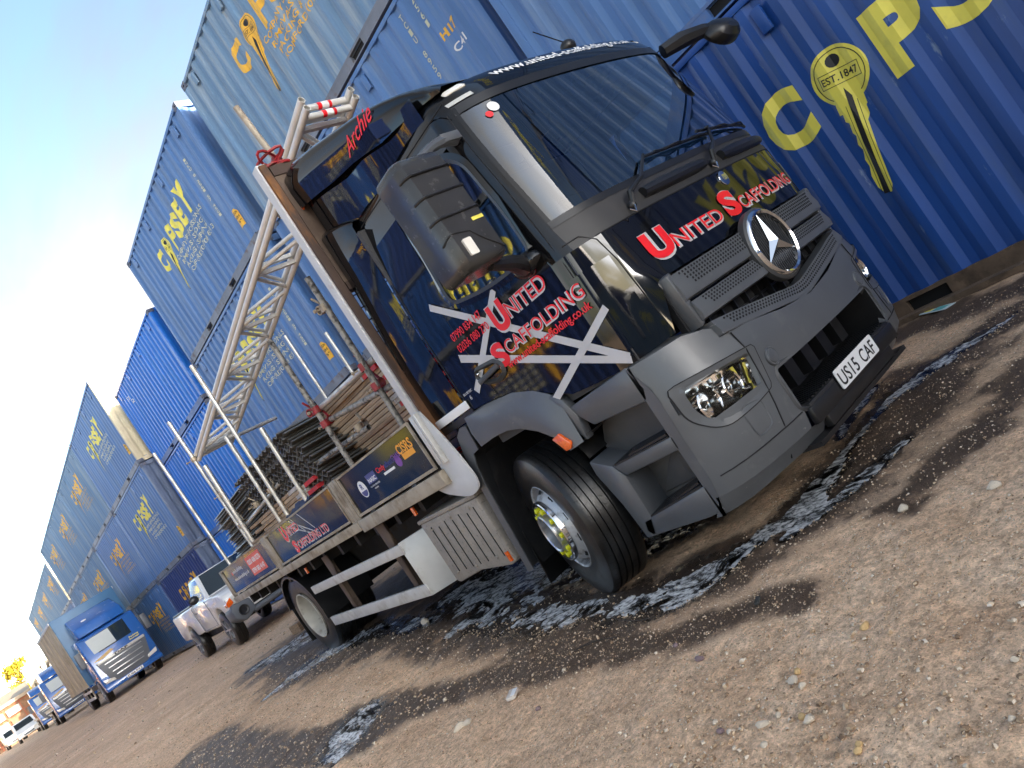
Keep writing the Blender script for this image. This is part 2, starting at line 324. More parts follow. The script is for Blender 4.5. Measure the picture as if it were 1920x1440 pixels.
for p in DAMP: dd = np.minimum(dd, polydist(X + 0.16 * wob, Y + 0.16 * wob2, p) + 0.5 * fbm(X, Y, 4.0, 4, 35))
wmask = np.clip(1.35 - wd, 0, 1); wet = np.clip((2.3 - wd) / 1.6, 0, 1); dmask = np.clip((1.75 - dd) / 1.3, 0, 1)
near = np.clip((14 - np.hypot(X + 3, Y)) / 6, 0, 1)
relief = fbm(X, Y, 1.1, 3, 45) * 0.02 + near * (fbm(X, Y, 7, 3, 55) * 0.014 + fbm(X, Y, 28, 2, 65) * 0.011)
Z = Zb + relief - 0.020 * np.clip(wmask * 1.3, 0, 1) + 0.006
# ruts run with the traffic, parallel to the row
Z += near * 0.010 * np.sin((X + 0.05 * Y + 0.2 * wob) * 5.2) * np.clip(fbm(X, Y, 0.6, 2, 75) + 0.35, 0, 1)
nyy, nxx = X.shape
me = bpy.data.meshes.new('ground'); idx = np.arange(nyy * nxx).reshape(nyy, nxx)
me.from_pydata(np.stack([X.ravel(), Y.ravel(), Z.ravel()], 1).tolist(), [], np.stack([idx[:-1, :-1].ravel(), idx[:-1, 1:].ravel(), idx[1:, 1:].ravel(), idx[1:, :-1].ravel()], 1).tolist())
for nm, arr in (('wet', wet), ('damp', dmask)):
    at = me.attributes.new(nm, 'FLOAT', 'POINT'); at.data.foreach_set('value', arr.ravel().astype(np.float32))
for p in me.polygons: p.use_smooth = True
def ground_material():
    m = bpy.data.materials.new('packed_dirt'); m.use_nodes = True; t = m.node_tree; P = t.nodes['Principled BSDF']; L = t.links.new; N = t.nodes.new
    def noise(sc, det=6, rough=0.6, src=None):
        n = N('ShaderNodeTexNoise'); n.inputs['Scale'].default_value = sc; n.inputs['Detail'].default_value = det; n.inputs['Roughness'].default_value = rough; L(src or tcn.outputs['Object'], n.inputs['Vector']); return n.outputs['Fac']
    def ramp(f, *st):
        r = N('ShaderNodeValToRGB')
        while len(r.color_ramp.elements) < len(st): r.color_ramp.elements.new(0.5)
        for e, (p, c) in zip(r.color_ramp.elements, st): e.position = p; e.color = (*c, 1) if len(c) == 3 else c
        L(f, r.inputs[0]); return r.outputs[0]
    def mix(f, a, b, mode='MIX'):
        n = N('ShaderNodeMixRGB'); n.blend_type = mode
        for i, q in enumerate((f, a, b)):
            if hasattr(q, 'links'): L(q, n.inputs[i])
            else: n.inputs[i].default_value = q if i == 0 else (*q, 1)
        return n.outputs[0]
    def math_(op, a, b):
        n = N('ShaderNodeMath'); n.operation = op; n.use_clamp = True
        for i, q in enumerate((a, b)):
            if hasattr(q, 'links'): L(q, n.inputs[i])
            else: n.inputs[i].default_value = q
        return n.outputs[0]
    tcn = N('ShaderNodeTexCoord')
    at1 = N('ShaderNodeAttribute'); at1.attribute_name = 'wet'; at2 = N('ShaderNodeAttribute'); at2.attribute_name = 'damp'
    big = noise(0.45, 5); medn = noise(2.6, 6); fine = noise(38, 5, 0.7); grain = noise(140, 3, 0.7)
    dry = ramp(medn, (0.32, (0.56, 0.36, 0.22)), (0.5, (0.70, 0.48, 0.31)), (0.72, (0.80, 0.59, 0.41)))
    dry = mix(ramp(big, (0.42, (0, 0, 0)), (0.6, (0.55, 0.55, 0.55))), dry, (0.54, 0.365, 0.24))
    sp = ramp(fine, (0.36, (0.55, 0.52, 0.49)), (0.5, (1.0, 0.99, 0.97)), (0.66, (1.5, 1.46, 1.4)))
    dry = mix(0.75, dry, sp, 'MULTIPLY')
    gr = ramp(grain, (0.3, (0.70, 0.68, 0.66)), (0.62, (1.3, 1.3, 1.3)))
    dry = mix(0.7, dry, gr, 'MULTIPLY')
    vo = N('ShaderNodeTexVoronoi'); vo.inputs['Scale'].default_value = 52; vo.inputs['Randomness'].default_value = 1; L(tcn.outputs['Object'], vo.inputs['Vector'])
    peb = ramp(vo.outputs['Distance'], (0.10, (1, 1, 1)), (0.22, (0, 0, 0)))
    pebm = math_('MULTIPLY', peb, ramp(noise(5.5, 3), (0.45, (0, 0, 0)), (0.6, (0.8, 0.8, 0.8))))
    pebc = mix(vo.outputs['Color'], (0.28, 0.21, 0.15), (0.58, 0.50, 0.40))
    dry = mix(pebm, dry, pebc)
    damp = mix(math_('MULTIPLY', fine, 0.9), (0.050, 0.030, 0.019), (0.150, 0.100, 0.066))
    def edge(attr, k1, k2, lo, hi):
        s1 = N('ShaderNodeMath'); s1.operation = 'MULTIPLY_ADD'; L(medn, s1.inputs[0]); s1.inputs[1].default_value = k1; L(attr, s1.inputs[2])
        s2 = N('ShaderNodeMath'); s2.operation = 'MULTIPLY_ADD'; L(fine, s2.inputs[0]); s2.inputs[1].default_value = k2; L(s1.outputs[0], s2.inputs[2])
        mr = N('ShaderNodeMapRange'); mr.interpolation_type = 'SMOOTHSTEP'; L(s2.outputs[0], mr.inputs[0]); c_ = (k1 + k2) * .5; mr.inputs[1].default_value = lo + c_; mr.inputs[2].default_value = hi + c_; return mr.outputs[0]
    dm = edge(at2.outputs['Fac'], 1.3, 0.9, 0.42, 0.95)
    col = mix(dm, dry, damp)
    wm_ = edge(at1.outputs['Fac'], 0.7, 0.9, 0.30, 0.70)
    col = mix(wm_, col, mix(fine, (0.018, 0.012, 0.008), (0.06, 0.042, 0.03)))
    L(col, P.inputs['Base Color'])
    ro = N('ShaderNodeMapRange'); ro.inputs['From Min'].default_value = 0; ro.inputs['From Max'].default_value = 1; ro.inputs['To Min'].default_value = 0.95; ro.inputs['To Max'].default_value = 0.55; L(dm, ro.inputs[0])
    rw = N('ShaderNodeMapRange'); rw.inputs['To Min'].default_value = 1.0; rw.inputs['To Max'].default_value = 0.28; L(wm_, rw.inputs[0])
    L(math_('MULTIPLY', ro.outputs[0], rw.outputs[0]), P.inputs['Roughness'])
    P.inputs['Specular IOR Level'].default_value = 0.35
    b1 = N('ShaderNodeBump'); b1.inputs['Strength'].default_value = 0.9; b1.inputs['Distance'].default_value = 0.012; L(fine, b1.inputs['Height'])
    b2 = N('ShaderNodeBump'); b2.inputs['Strength'].default_value = 0.8; b2.inputs['Distance'].default_value = 0.005; L(grain, b2.inputs['Height']); L(b1.outputs[0], b2.inputs['Normal'])
    b3 = N('ShaderNodeBump'); b3.inputs['Strength'].default_value = 0.8; b3.inputs['Distance'].default_value = 0.008; L(pebm, b3.inputs['Height']); L(b2.outputs[0], b3.inputs['Normal'])
    L(b3.outputs[0], P.inputs['Normal']); MATS['packed_dirt'] = m; return m
me.materials.append(ground_material())
ground = bpy.data.objects.new('ground', me); COL.objects.link(ground); tag(ground, 'packed tan dirt yard with damp brown patches and tyre ruts', None, None, 'structure')
def ground_z(x, y):
    j = min(max(int(np.searchsorted(gx, x)) - 1, 0), nxx - 2); i = min(max(int(np.searchsorted(gy, y)) - 1, 0), nyy - 2)
    return float(max(Z[i, j], Z[i + 1, j], Z[i, j + 1], Z[i + 1, j + 1]))
# ---------------------------------------------------------------- shallow soapy water lying in the hollows
def water_material():
    m = bpy.data.materials.new('soapy_water'); m.use_nodes = True; t = m.node_tree; L = t.links.new; N = t.nodes.new; t.nodes.clear()
    o = N('ShaderNodeOutputMaterial'); tcn = N('ShaderNodeTexCoord'); mp_ = N('ShaderNodeMapping'); mp_.inputs['Scale'].default_value = (1.6, 1, 1); mp_.inputs['Rotation'].default_value = (0, 0, 0.35); L(tcn.outputs['Object'], mp_.inputs[0])
    tr = N('ShaderNodeBsdfTransparent'); tr.inputs[0].default_value = (0.80, 0.78, 0.74, 1); gl = N('ShaderNodeBsdfGlossy'); gl.inputs['Roughness'].default_value = 0.04; fr = N('ShaderNodeFresnel'); fr.inputs[0].default_value = 1.33
    nb = N('ShaderNodeTexNoise'); nb.inputs['Scale'].default_value = 9; nb.inputs['Detail'].default_value = 4; L(mp_.outputs[0], nb.inputs['Vector'])
    b = N('ShaderNodeBump'); b.inputs['Strength'].default_value = 0.25; b.inputs['Distance'].default_value = 0.01; L(nb.outputs['Fac'], b.inputs['Height']); L(b.outputs[0], gl.inputs['Normal']); L(b.outputs[0], fr.inputs['Normal'])
    wx = N('ShaderNodeMixShader'); L(fr.outputs[0], wx.inputs[0]); L(tr.outputs[0], wx.inputs[1]); L(gl.outputs[0], wx.inputs[2])
    nf = N('ShaderNodeTexNoise'); nf.inputs['Scale'].default_value = 2.6; nf.inputs['Detail'].default_value = 9; nf.inputs['Roughness'].default_value = 0.72; nf.inputs['Distortion'].default_value = 1.4; L(mp_.outputs[0], nf.inputs['Vector'])
    rp = N('ShaderNodeValToRGB'); rp.color_ramp.elements[0].position = 0.43; rp.color_ramp.elements[1].position = 0.54; rp.color_ramp.elements[1].color = (0.9, 0.9, 0.9, 1); L(nf.outputs['Fac'], rp.inputs[0])
    nf2 = N('ShaderNodeTexNoise'); nf2.inputs['Scale'].default_value = 24; nf2.inputs['Detail'].default_value = 5; L(mp_.outputs[0], nf2.inputs['Vector'])
    rp2 = N('ShaderNodeValToRGB'); rp2.color_ramp.elements[0].position = 0.28; rp2.color_ramp.elements[1].position = 0.58; L(nf2.outputs['Fac'], rp2.inputs[0])
    mu = N('ShaderNodeMath'); mu.operation = 'MULTIPLY'; L(rp.outputs[0], mu.inputs[0]); L(rp2.outputs[0], mu.inputs[1])
    foam_glare = N('ShaderNodeBsdfPrincipled'); foam_glare.inputs['Base Color'].default_value = (0.86, 0.85, 0.83, 1); foam_glare.inputs['Roughness'].default_value = 0.35  # white stands for suds and for bright sky reflection on the water
    fx = N('ShaderNodeMixShader'); L(mu.outputs[0], fx.inputs[0]); L(wx.outputs[0], fx.inputs[1]); L(foam_glare.outputs[0], fx.inputs[2]); L(fx.outputs[0], o.inputs[0])
    MATS['soapy_water'] = m
water_material()
def water_sheet(k, pts, label, lift):
    a = np.array(pts); x0, x1, y0, y1 = a[:, 0].min() - .5, a[:, 0].max() + .5, a[:, 1].min() - .5, a[:, 1].max() + .5
    xs, ys = np.arange(x0, x1, .03), np.arange(y0, y1, .03); XX, YY = np.meshgrid(xs, ys)
    d = polydist(XX, YY, pts) + 0.5 * fbm(XX, YY, 5, 3, 90 + k); keep = d < 1.35
    ZZ = np.interp(YY, [-300, 2, 7, 10, 14], [0, 0, .05, .16, .31]) + lift + fbm(XX, YY, .8, 2, 99) * 0.003
    m = MB(); n = XX.shape[1]; m.v = np.stack([XX.ravel(), YY.ravel(), ZZ.ravel()], 1).tolist(); kc = keep[:-1, :-1] & keep[1:, 1:] & keep[:-1, 1:] & keep[1:, :-1]
    ii, jj = np.nonzero(kc); m.f = [(i * n + j, i * n + j + 1, (i + 1) * n + j + 1, (i + 1) * n + j) for i, j in zip(ii.tolist(), jj.tolist())]
    used = sorted({q for f in m.f for q in f}); mp_ = {q: i for i, q in enumerate(used)}; m.v = [m.v[q] for q in used]; m.f = [tuple(mp_[q] for q in f) for f in m.f]
    o = m.build('puddle', 'soapy_water', None, fixn=False); tag(o, label, None, None, 'structure'); return o
for k, (pts, lb, lift) in enumerate(zip(WATER, ['long soapy puddle winding from the bumper past the front wheel', 'short puddle under the grille beside the long one', 'thin puddle in front of the front step', 'soapy puddle running out beside the rear wheel', 'pale puddle behind the rear wheel by the pickup', 'grey puddle in the dark damp patch at lower left', 'dark puddle under the lorry chassis'], [-.003] * 7)):
    water_sheet(k, pts, lb, lift)
# ---------------------------------------------------------------- shipping containers
CL, CH, CW, CP, CD = 6.06, 2.90, 2.44, 0.278, 0.034
def corr(s):
    t = ((s - 0.10) % CP) / CP
    return 0.0 if t < .26 else (-CD * (t - .26) / .24 if t < .5 else (-CD if t < .76 else -CD * (1 - (t - .76) / .24)))
def corr_breaks(a, b, face=False):
    out = [a]; k = math.floor((a - 0.10) / CP) - 1
    while 0.10 + k * CP < b:
        for t in (0, .26, .5, .76):
            q = 0.10 + (k + t) * CP
            if a + 1e-4 < q < b - 1e-4: out.append(q)
        k += 1
    return out + [b]
def panel_mesh():
    m = MB(); xs = corr_breaks(.10, CL - .10); m.grid([[(x, -0.012 + corr(x), z) for x in xs] for z in (.155, .8, 1.5, 2.2, CH - .055)]); return m.mesh('side_panel', angle=20)
def endpanel_mesh():
    m = MB(); ys = corr_breaks(.10, CW - .10); m.grid([[(0.02 - corr(y), -y, z) for y in ys] for z in (.10, CH - .08)]); return m.mesh('end_panel', angle=20)
def rail_mesh():
    m = MB(); m.box(.16, CL - .16, -.06, -.004, .128, .160).box(.16, CL - .16, -.06, -.004, 0.0, .018)
    cuts = [.16, CL / 2 - 1.20, CL / 2 - .84, CL / 2 + .84, CL / 2 + 1.20, CL - .16]
    for i in (0, 2, 4): m.box(cuts[i], cuts[i + 1], -.06, -.006, .018, .128)
    return m.mesh('bottom_rail')
def pocket_mesh():
    m = MB()
    m.box(-.19, .19, -.30, -.062, .01, .14)
    return m.mesh('fork_pocket')
def post_mesh(x):
    m = MB(); m.box(x - .055, x + .055, -.11, -.003, .11, CH - .11); return m.mesh('corner_post', bev=.006)
def casting_mesh():
    m = MB(); o = [(-.08, 0), (.08, 0), (.08, .118), (-.08, .118)]; s_ = round_poly(o, .012, 2); k = len(s_)
    h = [(0.03 * math.cos(t), .06 + .024 * math.sin(t)) for t in [math.atan2(q[1] - .06, q[0]) for q in s_]]
    m.ring([(a, 0.003, b) for a, b in s_], [(a, 0.003, b) for a, b in h]); m.ring([(a, 0.003, b) for a, b in h], [(a, -.03, b) for a, b in h]); m.ring([(a, -.17, b) for a, b in s_], [(a, 0.003, b) for a, b in s_])
    m.poly([(a, -.04, b) for a, b in h]); m.poly([(a, -.17, b) for a, b in s_]); return m.mesh('corner_casting')
def vent_mesh():
    m = MB(); m.box(-.05, .05, -.02, .018, -.11, .11); return m.mesh('vent', bev=.012)
def roof_mesh():
    m = MB(); m.box(.05, CL - .05, -CW, -.03, CH - .05, CH - .02); m.box(.05, CL - .05, -CW, -CW + .04, .1, CH - .05); m.box(CL - .03, CL - .01, -CW, -.05, .1, CH - .05); m.box(.05, CL - .05, -CW, -.05, .12, .15); return m.mesh('roof')
PM, EM, RM, KM, P0, P1, CM, VM, FM = panel_mesh(), endpanel_mesh(), rail_mesh(), pocket_mesh(), post_mesh(.055), post_mesh(CL - .055), casting_mesh(), vent_mesh(), roof_mesh()
TM = MB().box(.14, CL - .14, -.07, -.002, CH - .065, CH - .004).mesh('top_rail', bev=.008)
EH = MB().box(0.0, .05, -CW + .14, -.14, .006, .13).mesh('end_rail', bev=.006)
def doors_mesh():
    m = MB()
    for a, b in ((.14, CW / 2 - .01), (CW / 2 + .01, CW - .14)): m.box(0, .04, -b, -a, .15, CH - .15)
    for y in (.45, .95, 1.5, 2.0): m.tube((-.03, -y, .12), (-.03, -y, CH - .12), .017, 8)
    return m.mesh('door_pair', bev=.01)
DM = doors_mesh()
# the firm's lettering follows the ribs of the panel
def drape(mb, name, x_left, lift, step=True):
    me_ = bpy.data.meshes.new(name); me_.from_pydata(mb.v, [], mb.f); bm = bmesh.new(); bm.from_mesh(me_); bmesh.ops.remove_doubles(bm, verts=bm.verts, dist=1e-5)
    xs = [v.co.x for v in bm.verts]; 
    for b in corr_breaks(min(xs), max(xs))[1:-1]:
        bmesh.ops.bisect_plane(bm, geom=bm.verts[:] + bm.edges[:] + bm.faces[:], plane_co=(b, 0, 0), plane_no=(1, 0, 0), dist=1e-5)
    for v in bm.verts: v.co.y = -0.012 + corr(v.co.x) + lift
    bm.to_mesh(me_); bm.free()
    for p in me_.polygons: p.use_smooth = False
    return me_
LX, LZ = 4.42, 1.70
def L2(s_, z): return (LX - s_, 0, LZ + z)
def logo_letters():
    m = MB()
    for ch, s0, w, h, dz in (('C', 0.0, .43, .45, -.02), ('P', 1.08, .40, .50, -.03), ('S', 1.52, .40, .46, -.01), ('E', 1.98, .36, .50, 0.0), ('Y', 2.36, .50, .62, 0.0)):
        text_on(m, ch, L2(s0, dz), (-1, 0, 0), (0, 0, 1), h, w, bold=0.055)
    return m
ka = math.radians(12.5)
def K2(a, b):   # key frame: origin at the head's centre, a to the right, b up along the blade
    return L2(.765 + a * math.cos(ka) + b * math.sin(ka), .225 - a * math.sin(ka) + b * math.cos(ka))
def key_mesh(m):
    head = [(0.235 * math.cos(t), 0.228 * math.sin(t)) for t in np.linspace(math.radians(-62), math.radians(242), 34)]
    blade = [(-.115, -.205), (-.115, -.29), (-.085, -.29), (-.09, -.35), (-.062, -.37), (-.07, -.45), (-.05, -.48), (-.07, -.55), (-.045, -.60), (-.065, -.68), (-.05, -.74), (-.065, -.82), (-.05, -.92), (-.01, -.985), (.045, -.985), (.075, -.93), (.075, -.40), (.10, -.36), (.10, -.29), (.112, -.28), (.112, -.205)]
    m.poly([K2(a, b) for a, b in head + blade]); return m
def key_marks(m):
    m.poly([K2(.055 * math.cos(t) - .015, .05 * math.sin(t) + .12) for t in np.linspace(0, 2 * math.pi, 15)[:-1]])
    t_ = np.linspace(math.radians(-58), math.radians(238), 30); m.grid([[K2(.205 * math.cos(t), .20 * math.sin(t)) for t in t_], [K2(.198 * math.cos(t), .193 * math.sin(t)) for t in t_]])
    for a0, a1, b0, b1 in ((-.165, .165, .045, .050), (-.165, .165, -.065, -.060), (-.165, -.160, -.065, .05), (.160, .165, -.065, .05)): m.poly([K2(a0, b0), K2(a1, b0), K2(a1, b1), K2(a0, b1)])
    r_, u_ = Vector(K2(1, 0)) - Vector(K2(0, 0)), Vector(K2(0, 1)) - Vector(K2(0, 0)); text_on(m, 'EST.1847', K2(-.145, -.035), r_, u_, .058, .29, bold=.012)
    m.poly([K2(-.008, -.10), K2(.03, -.18), K2(.028, -.985), K2(-.02, -.985), K2(-.012, -.4)]); m.poly([K2(.052, -.22), K2(.056, -.22), K2(.060, -.97), K2(.056, -.97)]); m.poly([K2(-.04, -.24), K2(-.036, -.24), K2(-.030, -.97), K2(-.034, -.97)])
    return m
LOGO = drape(key_mesh(logo_letters()), 'lettering', LX, .003); KEYM = drape(key_marks(MB()), 'key_lines', LX, .0055)
LOGOL = drape(logo_letters(), 'lettering', LX, .003); text_on
def lines_mesh():
    m = MB()
    for tx, s0, z, w in (('COMPANY OF PROFESSIONALS', .92, -.20, 2.1), ('REMOVALS & STORAGE', 1.02, -.35, 1.85), ('PACKING & SHIPPING', 1.08, -.50, 1.8), ('ROMFORD (01708) 8213', 1.12, -.65, 1.9)):
        text_on(m, tx, L2(s0, z), (-1, 0, 0), (0, 0, 1), .10, w, bold=.012, res=2)
    return m
LINES = drape(lines_mesh(), 'address_lines', LX, .003)
def column_text(txt, x, ztop, h, w):
    m = MB()
    for i, c in enumerate(txt):
        if c != ' ': text_on(m, c, (x, 0, ztop - (i + 1) * h * 1.25), (-1, 0, 0), (0, 0, 1), h, w, bold=.012)
    return drape(m, 'serial_number', LX, .003)
PLATE = drape(MB().poly([(.52, 0, .44), (.30, 0, .44), (.30, 0, .72), (.36, 0, .80), (.52, 0, .80)]), 'warning_plate', LX, .006)
pm_ = MB()
for i, tx in enumerate(('CAUTION', 'HIGH', "9'6\"")): text_on(pm_, tx, (.50, 0, .70 - i * .09), (-1, 0, 0), (0, 0, 1), .05, .17, bold=.015)
PLATET = drape(pm_, 'plate_print', LX, .009)
def container(label, base, rz, L_, H_, body, rail='cont_rail', logo=None, lines=None, keym=True, plate=False, end=None, doors=False, group='shipping containers stacked along the yard', extras=()):
    r = thing('shipping_container', label, 'container', base, rz, group); r.scale = (L_ / CL, 1, H_ / CH)
    meshobj('side_panel', PM, body, r); meshobj('end_panel', EM if not doors else DM, end or body, r); meshobj('bottom_rail', RM, rail, r); [meshobj('fork_pocket', KM, 'black_gap', r, (CL / 2 + q, 0, 0)) for q in (-1.02, 1.02)]
    meshobj('corner_post', P0, end or body, r); meshobj('corner_post', P1, body, r); meshobj('top_rail', TM, body, r); [meshobj('end_rail', EH, end or body, r, (0, 0, q)) for q in (0, CH - .136)]; meshobj('roof', FM, body, r)
    for x in (.08, CL - .08):
        for z in (0, CH - .118): meshobj('corner_casting', CM, 'casting', r, (x, 0, z))
    for x in (.55, 2.2, 3.9, CL - .5): meshobj('vent', VM, body, r, (x, -.005, CH - .25))
    if logo:
        meshobj('lettering', LOGO, logo, r)
        if keym: meshobj('key_lines', KEYM, 'paint_black', r)
    if lines: meshobj('address_lines', LINES, lines, r)
    if plate: meshobj('warning_plate', PLATE, 'paint_orange', r); meshobj('plate_print', PLATET, 'paint_black', r)
    for me_, m_, nm in extras: meshobj(nm, me_, m_, r)
    return r
AR, RR = math.radians(90.8), math.radians(93.15)
def rowx(y): return 2.5 - .055 * (y - 9.4)
# near stack beside the lorry's nose, and stacks past the right edge: windscreen mirrors the first, rest added to block the sun
for k, (z0, h, b) in enumerate(((.02, 3.03, 'cont_navy'), (3.07, 2.93, 'cont_mid'), (6.02, 2.93, 'cont_mid2'))):
    container(['navy blue container with big yellow key lettering right of the lorry', 'blue container resting on top of the navy one with yellow key', 'third container up above the navy one with yellow key'][k], (2.612 + .04, -3.42, z0), AR, 5.97, h, b, rail='cont_dirtyrail' if k == 0 else 'cont_railblue', logo='paint_yellow' if k != 1 else None)
for s_ in range(4):
    for k, (z0, h, b) in enumerate(((.02, 2.93, 'cont_mid'), (2.97, 2.93, 'cont_navy'), (5.92, 2.93, 'cont_mid2'))):
        container('%s container of the %s stack past the right edge, in the mirrored row lengthened to shade the yard' % (('bottom', 'middle', 'top')[k], ('first', 'second', 'third', 'last')[s_]), (2.70 + .02 * s_, -9.55 - 6.1 * s_, z0), AR, 5.97, h, b, logo='paint_orange' if s_ % 2 else 'paint_yellow')
# second stack, half hidden by the cab
ser = [(column_text('TCIU 8959', 1.13, 2.76, .085, .055), 'paint_cream', 'serial_number'), (column_text('2561', .83, 2.76, .09, .06), 'paint_cream', 'serial_number'),
       (drape(text_on(MB(), 'H17', (.72, 0, 2.02), (-1, 0, 0), (0, 0, 1), .11, .30, bold=.04), 'stencil', LX, .003), 'paint_orange', 'bay_number'), (drape(text_on(MB(), 'C41', (.66, 0, 1.80), (-1, 0, 0), (0, 0, 1), .10, .24, bold=.02), 'stencil', LX, .003), 'paint_white', 'bay_number')]
for k, (z0, h, b) in enumerate(((.25, 3.0, 'cont_dark'), (3.30, 2.93, 'cont_mid'), (6.27, 2.86, 'cont_faded'))):
    container(['dark container at ground level behind the cab', 'mid blue container stencilled H17 C41 above the cab roof', 'faded grey blue top container with orange key lettering'][k], (rowx(2.88), 2.88, z0), RR, 6.06, h, b, logo='paint_orange' if k == 2 else None, lines='paint_orange' if k == 2 else None, extras=ser if k == 1 else ())
c3 = [(column_text('INKU 8 2561 57 45G1', .93, 2.3, .055, .05), 'paint_cream', 'serial_number')]
for k, (z0, h, b) in enumerate(((.45, 2.88, 'cont_mid'), (3.36, 2.90, 'cont_mid'), (6.29, 2.91, 'cont_mid'))):
    container(['blue container at ground level behind the flatbed', 'blue container with yellow lettering behind the lattice beams', 'blue top container with yellow key lettering left of the headboard'][k], (rowx(9.40), 9.40, z0), RR, 5.83, h, b, logo='paint_yellow', lines='paint_cream', plate=True, extras=c3)
d3 = [(drape(text_on(text_on(MB(), '572', (5.2, 0, 2.3), (-1, 0, 0), (0, 0, 1), .13, .30, bold=.02), '22', (4.95, 0, 2.1), (-1, 0, 0), (0, 0, 1), .13, .2, bold=.02), 'stencil', LX, .003), 'paint_white', 'stencil')]
for k, (z0, h) in enumerate(((.35, 2.56), (2.95, 2.58), (5.57, 2.60))):
    container(['bright blue plain container at ground level', 'bright blue plain container, middle of its stack', 'bright blue plain container, top of its stack'][k], (rowx(15.72) , 15.72, z0), RR, 5.87, h, 'cont_bright', rail='cont_railblue', extras=d3 if k == 2 else ())
names = ['third', 'fourth', 'fifth', 'sixth']
for s_ in range(4):
    y0 = 22.0 + 6.30 * s_; x0 = rowx(y0) - .30
    for k, (z0, h) in enumerate(((.38, 2.66), (3.06, 3.02), (6.10, 3.0))):
        b = [['cont_dark', 'cont_mid', 'cont_mid'], ['cont_mid2', 'cont_mid', 'cont_faded'], ['cont_navy', 'cont_faded', 'cont_faded'], ['cont_mid', 'cont_faded', 'cont_faded']][s_][k]
        yl = s_ == 0 and k > 0
        lab = ('%s blue container with %s lettering, %s of the %s far stack' % ({'cont_dark': 'dark', 'cont_mid': 'mid', 'cont_mid2': 'dull', 'cont_faded': 'faded', 'cont_navy': 'navy'}[b], 'yellow' if yl else 'orange', ('bottom', 'middle', 'top')[k], ('first', 'second', 'third', 'fourth')[s_]))
        container(lab, (x0, y0, z0), RR, 6.2, h, b, logo='paint_yellow' if yl else 'paint_orange', lines=('paint_cream' if yl else 'paint_tan') if not (s_ == 0 and k == 0) else None, plate=yl, end='cont_beige' if (s_ == 0 and k == 2) else ('cont_slate' if s_ == 0 else None))
for s_ in range(4):
    y0 = 52.0 + 6.4 * s_; x0 = .42 - .05 * (y0 - 52)
    for k, (z0, h) in enumerate(((.5, 2.8), (3.32, 2.9), (6.25, 2.9))):
        container('%s container of the %s distant stack beyond the box lorry' % (('lowest', 'middle', 'topmost')[k], ('nearest', 'next', 'third', 'farthest')[s_]), (x0, y0, z0), RR, 6.2, h, 'cont_faded' if k != 1 else 'cont_mid2', logo='paint_orange', lines='paint_tan', keym=False, doors=(s_ == 0), end='cont_beige' if (s_ == 0 and k == 2) else ('cont_slate' if s_ == 0 else None))
# the row across the yard, mirrored in the lorry's door and lit by the low sun
for s_ in range(8):
    for k in range(3):
        container('%s container of the opposite row, %s stack from the gate, mirrored in the black paint' % (('lower', 'middle', 'upper')[k], ('first', 'second', 'third', 'fourth', 'fifth', 'sixth', 'seventh', 'last')[s_]), (-8.6, 13 + 6.25 * s_, (.02, 2.96, 5.9)[k] + GZ(10 + 6.25 * s_)), math.radians(-90), 6.06, 2.9, ('cont_dark', 'cont_navy')[(s_ + k) % 2], logo='paint_yellow' if (s_ + k) % 2 else 'paint_orange', lines='paint_cream', keym=False, group='containers of the opposite row')
for s_, (x_, n_) in enumerate(((-27, 2), (-20.6, 1), (-14.2, 2), (-7.8, 1), (-1.2, 2))):
    for k in range(n_):
        container('%s container of the %s stack behind the photographer, mirrored in the cab corner' % (('lower', 'upper')[k], ('first', 'second', 'third', 'fourth', 'fifth')[s_]), (x_, -21 - .3 * s_, .02 + 2.94 * k), math.radians(1.5), 6.06, 2.9, ('cont_navy', 'cont_mid', 'cont_faded')[(s_ + k) % 3], logo='paint_yellow', keym=False, group='containers behind the photographer')
container('rust red container end between the blue stacks', (rowx(21) + .35, 21.9 - 6.1, .4), RR, 5.9, 2.5, 'cont_red') if False else None
# ================================================================== the black scaffold lorry
mat('black_paint', (0.004, 0.0042, 0.005), 0.045, spec=0.55, bump=0.012, bs=7)
mat('grey_plastic', (0.090, 0.095, 0.102), 0.30, var=0.10, vs=4, dirt=(0.20, 0.195, 0.185), da=0.45, ds=5.5, dpos=0.58, bump=0.03, bs=160, d2=((0.30, 0.29, 0.27), 0.7, 9, 0.66, (1, 1, 2.5)))
mat('grey_plastic_dark', (0.050, 0.051, 0.053), 0.5, var=0.1, vs=6, dirt=(0.11, 0.10, 0.09), da=0.4, ds=8, dpos=0.58)
mat('black_plastic', (0.013, 0.013, 0.014), 0.34, var=0.2, vs=8, bump=0.05, bs=140)
mat('mirror_plastic', (0.035, 0.034, 0.033), 0.22, var=0.15, vs=6, dirt=(0.10, 0.09, 0.075), da=0.5, ds=14, dpos=0.56)
mat('cowl_plastic', (0.030, 0.028, 0.027), 0.48, var=0.12, vs=4, dirt=(0.07, 0.06, 0.05), da=0.4, ds=4, dpos=0.55)
mat('tread_black', (0.010, 0.010, 0.011), 0.5, dirt=(0.05, 0.045, 0.04), da=0.4, ds=20)
mat('rubber', (0.008, 0.008, 0.008), 0.32, var=0.25, vs=10, dirt=(0.05, 0.042, 0.034), da=0.5, ds=6, dpos=0.56, bump=0.15, bs=90)
mat('chrome', (0.75, 0.76, 0.77), 0.10, metal=1.0)
mat('silver', (0.55, 0.56, 0.57), 0.32, metal=0.9, var=0.1, vs=12, dirt=(0.2, 0.16, 0.12), da=0.5, ds=9)
mat('wheel_paint', (0.50, 0.52, 0.54), 0.38, metal=0.35, var=0.1, vs=8, dirt=(0.10, 0.075, 0.055), da=0.85, ds=7, dpos=0.50)
